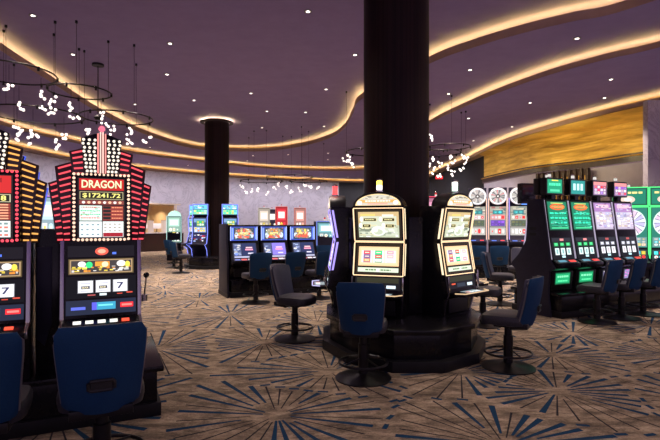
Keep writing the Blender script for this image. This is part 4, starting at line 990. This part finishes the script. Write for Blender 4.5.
# ------------------------------------------------------------------ cashier window
def cashier():
    a = Vector(w3[i_c0]); b = Vector(w3[i_m1]); d = b - a; L = d.length; ang = math.atan2(d.y, d.x)
    mb = MB(); mb.box((L / 2, 2.6, 1.4), (L + 2, .1, 2.8)); mb.box((L / 2, 1.3, 2.83), (L + 2, 2.7, .08))
    for x in (-.1, L + .1): mb.box((x, 1.3, 1.4), (.1, 2.7, 2.8))
    o = mb.obj('wall_cashier', 'cream'); o.location = (a.x, a.y, 0); o.rotation_euler = (0, 0, ang)
    tag(o, 'warm cream room behind the far cashier counter', kind='structure')
    t = thing('cashier_counter', 'long dark cashier counter with pale top at the far left', 'counter', (a.x, a.y, 0), ang)
    MB().box((L / 2, -.45, .52), (L + .2, .7, 1.04)).obj('front', 'brown', t, bevel=.01)
    MB().box((L / 2, -.45, 1.07), (L + .3, .8, .06)).obj('top', 'marble_warm', t, bevel=.008)
    n = 4
    for k in range(n):
        x = L * (k + .5) / n
        g = thing('glass_divider', 'clear glass divider on the cashier counter', 'divider', (a.x + d.x * (k + .9) / n * .98 - d.y / L * -.42 * -1 * 0, a.y, 0), ang, 'dividers on the cashier counter')
        p = a + d * ((k + .85) / n) + Vector((d.y, -d.x)).normalized() * .45
        g.location = (p.x, p.y, 1.10)
        MB().box((0, 0, .36), (.03, .55, .72)).obj('pane', 'white_plastic', g); MB().box((0, 0, .735), (.05, .58, .03)).obj('rail', 'chrome', g)
        p = a + d * ((k + .4) / n) + Vector((d.y, -d.x)).normalized() * .35
        m = thing('monitor', 'back of a pale monitor on the far cashier counter', 'monitor', (p.x, p.y, 1.10), ang, 'monitors on the cashier counter')
        MB().box((0, 0, .01), (.2, .16, .02)).obj('foot', 'dark_metal', m); MB().box((0, .03, .12), (.04, .03, .22)).obj('neck', 'dark_metal', m)
        MB().box((0, 0, .38), (.52, .04, .32)).obj('screen', 'white_plastic', m, bevel=.006)
    for k in range(3):
        p = a + d * ((k + .5) / 3) + Vector((-d.y, d.x)).normalized() * 1.5
        spot(p.x, p.y, 2.7, 90, size=R(140), col=(1, .72, .42))
cashier()
# small red sign
x, y = at(439, 21); t = thing('lit_sign', 'small red lit sign before the painted-dark opening above the carousel', 'sign', (x, y, 3.55))
MB().box((0, 0, 0.08), (.36, .06, .18)).obj('case', 'black', t); Pic((.9, .04, .05)).put('sign_face', t, -.16, .16, (-.03, .01), (-.03, .15), .004)
MB().tube([(0, 0, .17), (0, 0, Z4 - 3.55)], .012, 6).obj('hanger', 'ring', t)

# ------------------------------------------------------------------ chandeliers
def chandelier(label, rings, clusters, seed, canopy=None, ctr=None):
    rnd = random.Random(seed); cx, cy, cz = ctr
    t = thing('ring_chandelier', label, 'chandelier', ctr, 0)
    def up(x, y):
        # ceiling height over a plan point
        def inside(c):
            poly = [(p.x, p.y) for p in c]; k = False; j = len(poly) - 1
            for i in range(len(poly)):
                if (poly[i][1] > y) != (poly[j][1] > y) and x < (poly[j][0] - poly[i][0]) * (y - poly[i][1]) / (poly[j][1] - poly[i][1]) + poly[i][0]: k = not k
                j = i
            return k
        return Z1 if inside(c1) else Z2 if inside(c2) else Z3 if inside(c3) else Z4
    for x, y, z, r, ph in rings:
        n = 40
        rg = MB().tube([(x - cx + r * math.cos(2 * PI * k / n), y - cy + r * math.sin(2 * PI * k / n), z - cz) for k in range(n)], .016, 6, True).obj('ring', 'ring', t, smooth=True)
        for k in range(3):
            a = ph + 2 * PI * k / 3; p = (x + r * math.cos(a), y + r * math.sin(a)); zc = up(*p)
            mb = MB(); mb.tube([(p[0] - cx, p[1] - cy, z - cz), (p[0] - cx, p[1] - cy, zc - cz)], .004, 5); mb.lathe([(.025, 0), (.025, .05)], 8, (p[0] - cx, p[1] - cy, zc - .05 - cz)); mb.obj('cable', 'ring', t)
        for k in range(7):
            a = ph + 2 * PI * k / 7 + .3; MB().lathe([(.022, -.06), (.022, .02)], 8, (x - cx + r * math.cos(a), y - cy + r * math.sin(a), z - cz)).obj('socket', 'ring', rg)
    for (x, y, z, zr) in clusters:
        mb = MB(); mb.tube([(x - cx, y - cy, z - cz), (x - cx, y - cy, zr - cz)], .004, 5)
        q = [Vector((x - cx, y - cy, z - cz))]; d = Vector((rnd.uniform(-1, 1), rnd.uniform(-.6, .6), -rnd.uniform(.5, 1))).normalized()
        gl = []
        for k in range(5):
            s = Vector((rnd.uniform(-1, 1), rnd.uniform(-1, 1), rnd.uniform(-1, 1))).normalized()
            c = q[0] + d * (.036 * (k - 1.5)) + s * .052; gl.append(c); mb.tube([q[0], c], .004, 4)
        cl = mb.obj('globe_cluster', 'ring', t)
        for c in gl: MB().sphere(c, .029, 10).obj('globe', 'globe', cl, smooth=True)
    if canopy:
        x, y = canopy; z = up(x, y); mb = MB().lathe([(.14, -.05), (.14, 0)], 20, (x - cx, y - cy, z - cz)); mb.obj('canopy', 'ring', t)
        MB().tube([(x - cx, y - cy, z - cz), (x - cx, y - cy, 4.30 - cz)], .012, 6).obj('stem', 'ring', t); MB().lathe([(.06, -.06), (.10, 0), (.06, .06)], 16, (x - cx, y - cy, 4.26 - cz)).obj('hub', 'ring', t, smooth=True)
def rg(px, py, Y, r, ph): x, y = at(px, Y); return (x, y, H + (YH - py) / F * Y, r, ph)
def cl(px, py, Y, up=.45):
    x, y = at(px, Y); z = H + (YH - py) / F * Y; return (x, y, z, z + up)
rings = [rg(10, 73, 9.3, .80, .2), rg(80, 92, 10.0, .60, .9), rg(117, 118, 11.2, .79, 1.4), rg(36, 115, 10.6, .95, .5)]
cls = [(9, 87), (19, 106), (41, 93), (43, 107), (52, 100), (53, 110), (71, 107), (74, 117), (101, 115), (17, 127), (17, 136), (33, 132), (31, 139), (64, 135), (56, 144), (88, 130), (105, 125), (130, 131), (128, 141), (148, 140), (112, 130)]
rr = random.Random(8)
chandelier('large ring chandelier of white globe clusters above the left bank', rings, [cl(x, y, 9.6 + (x > 60) * .6 + (x > 95) * .8 + rr.uniform(-.3, .3), .25 + .2 * rr.random()) for x, y in cls], 4, gp(98, 64, Z1), (*at(70, 10.3), 4.1))
rings = [rg(262, 181, 21.5, .95, .3), rg(290, 177, 20.5, 1.0, 1.1), rg(308, 181, 21.5, .85, .6)]
cls = [(240 + i * 6.6 + rr.uniform(-2, 2), 187 + rr.uniform(-5, 5) + abs(i - 7) * .25) for i in range(13)]
chandelier('far ring chandelier of white globes over the middle bank', rings, [cl(x, y, 20.5 + rr.uniform(-.7, .7), .3) for x, y in cls], 6, None, (*at(285, 21), 3.6))
rings = [rg(449, 147, 14.4, .62, .4), rg(374, 152, 14.6, .85, 1.2), rg(438, 153, 14.9, .7, 1.9)]
cls = [(434, 158), (440, 163), (450, 157), (453, 162), (449, 168), (453, 173), (433, 170), (440, 175), (463, 156), (466, 160), (462, 169), (430, 137), (428, 166), (345, 160), (349, 157), (351, 164)]
chandelier('right ring chandelier of white globes beside the front column', rings, [cl(x, y, 14.5 + rr.uniform(-.5, .5), .28) for x, y in cls], 7, None, (*at(440, 14.5), 3.9))
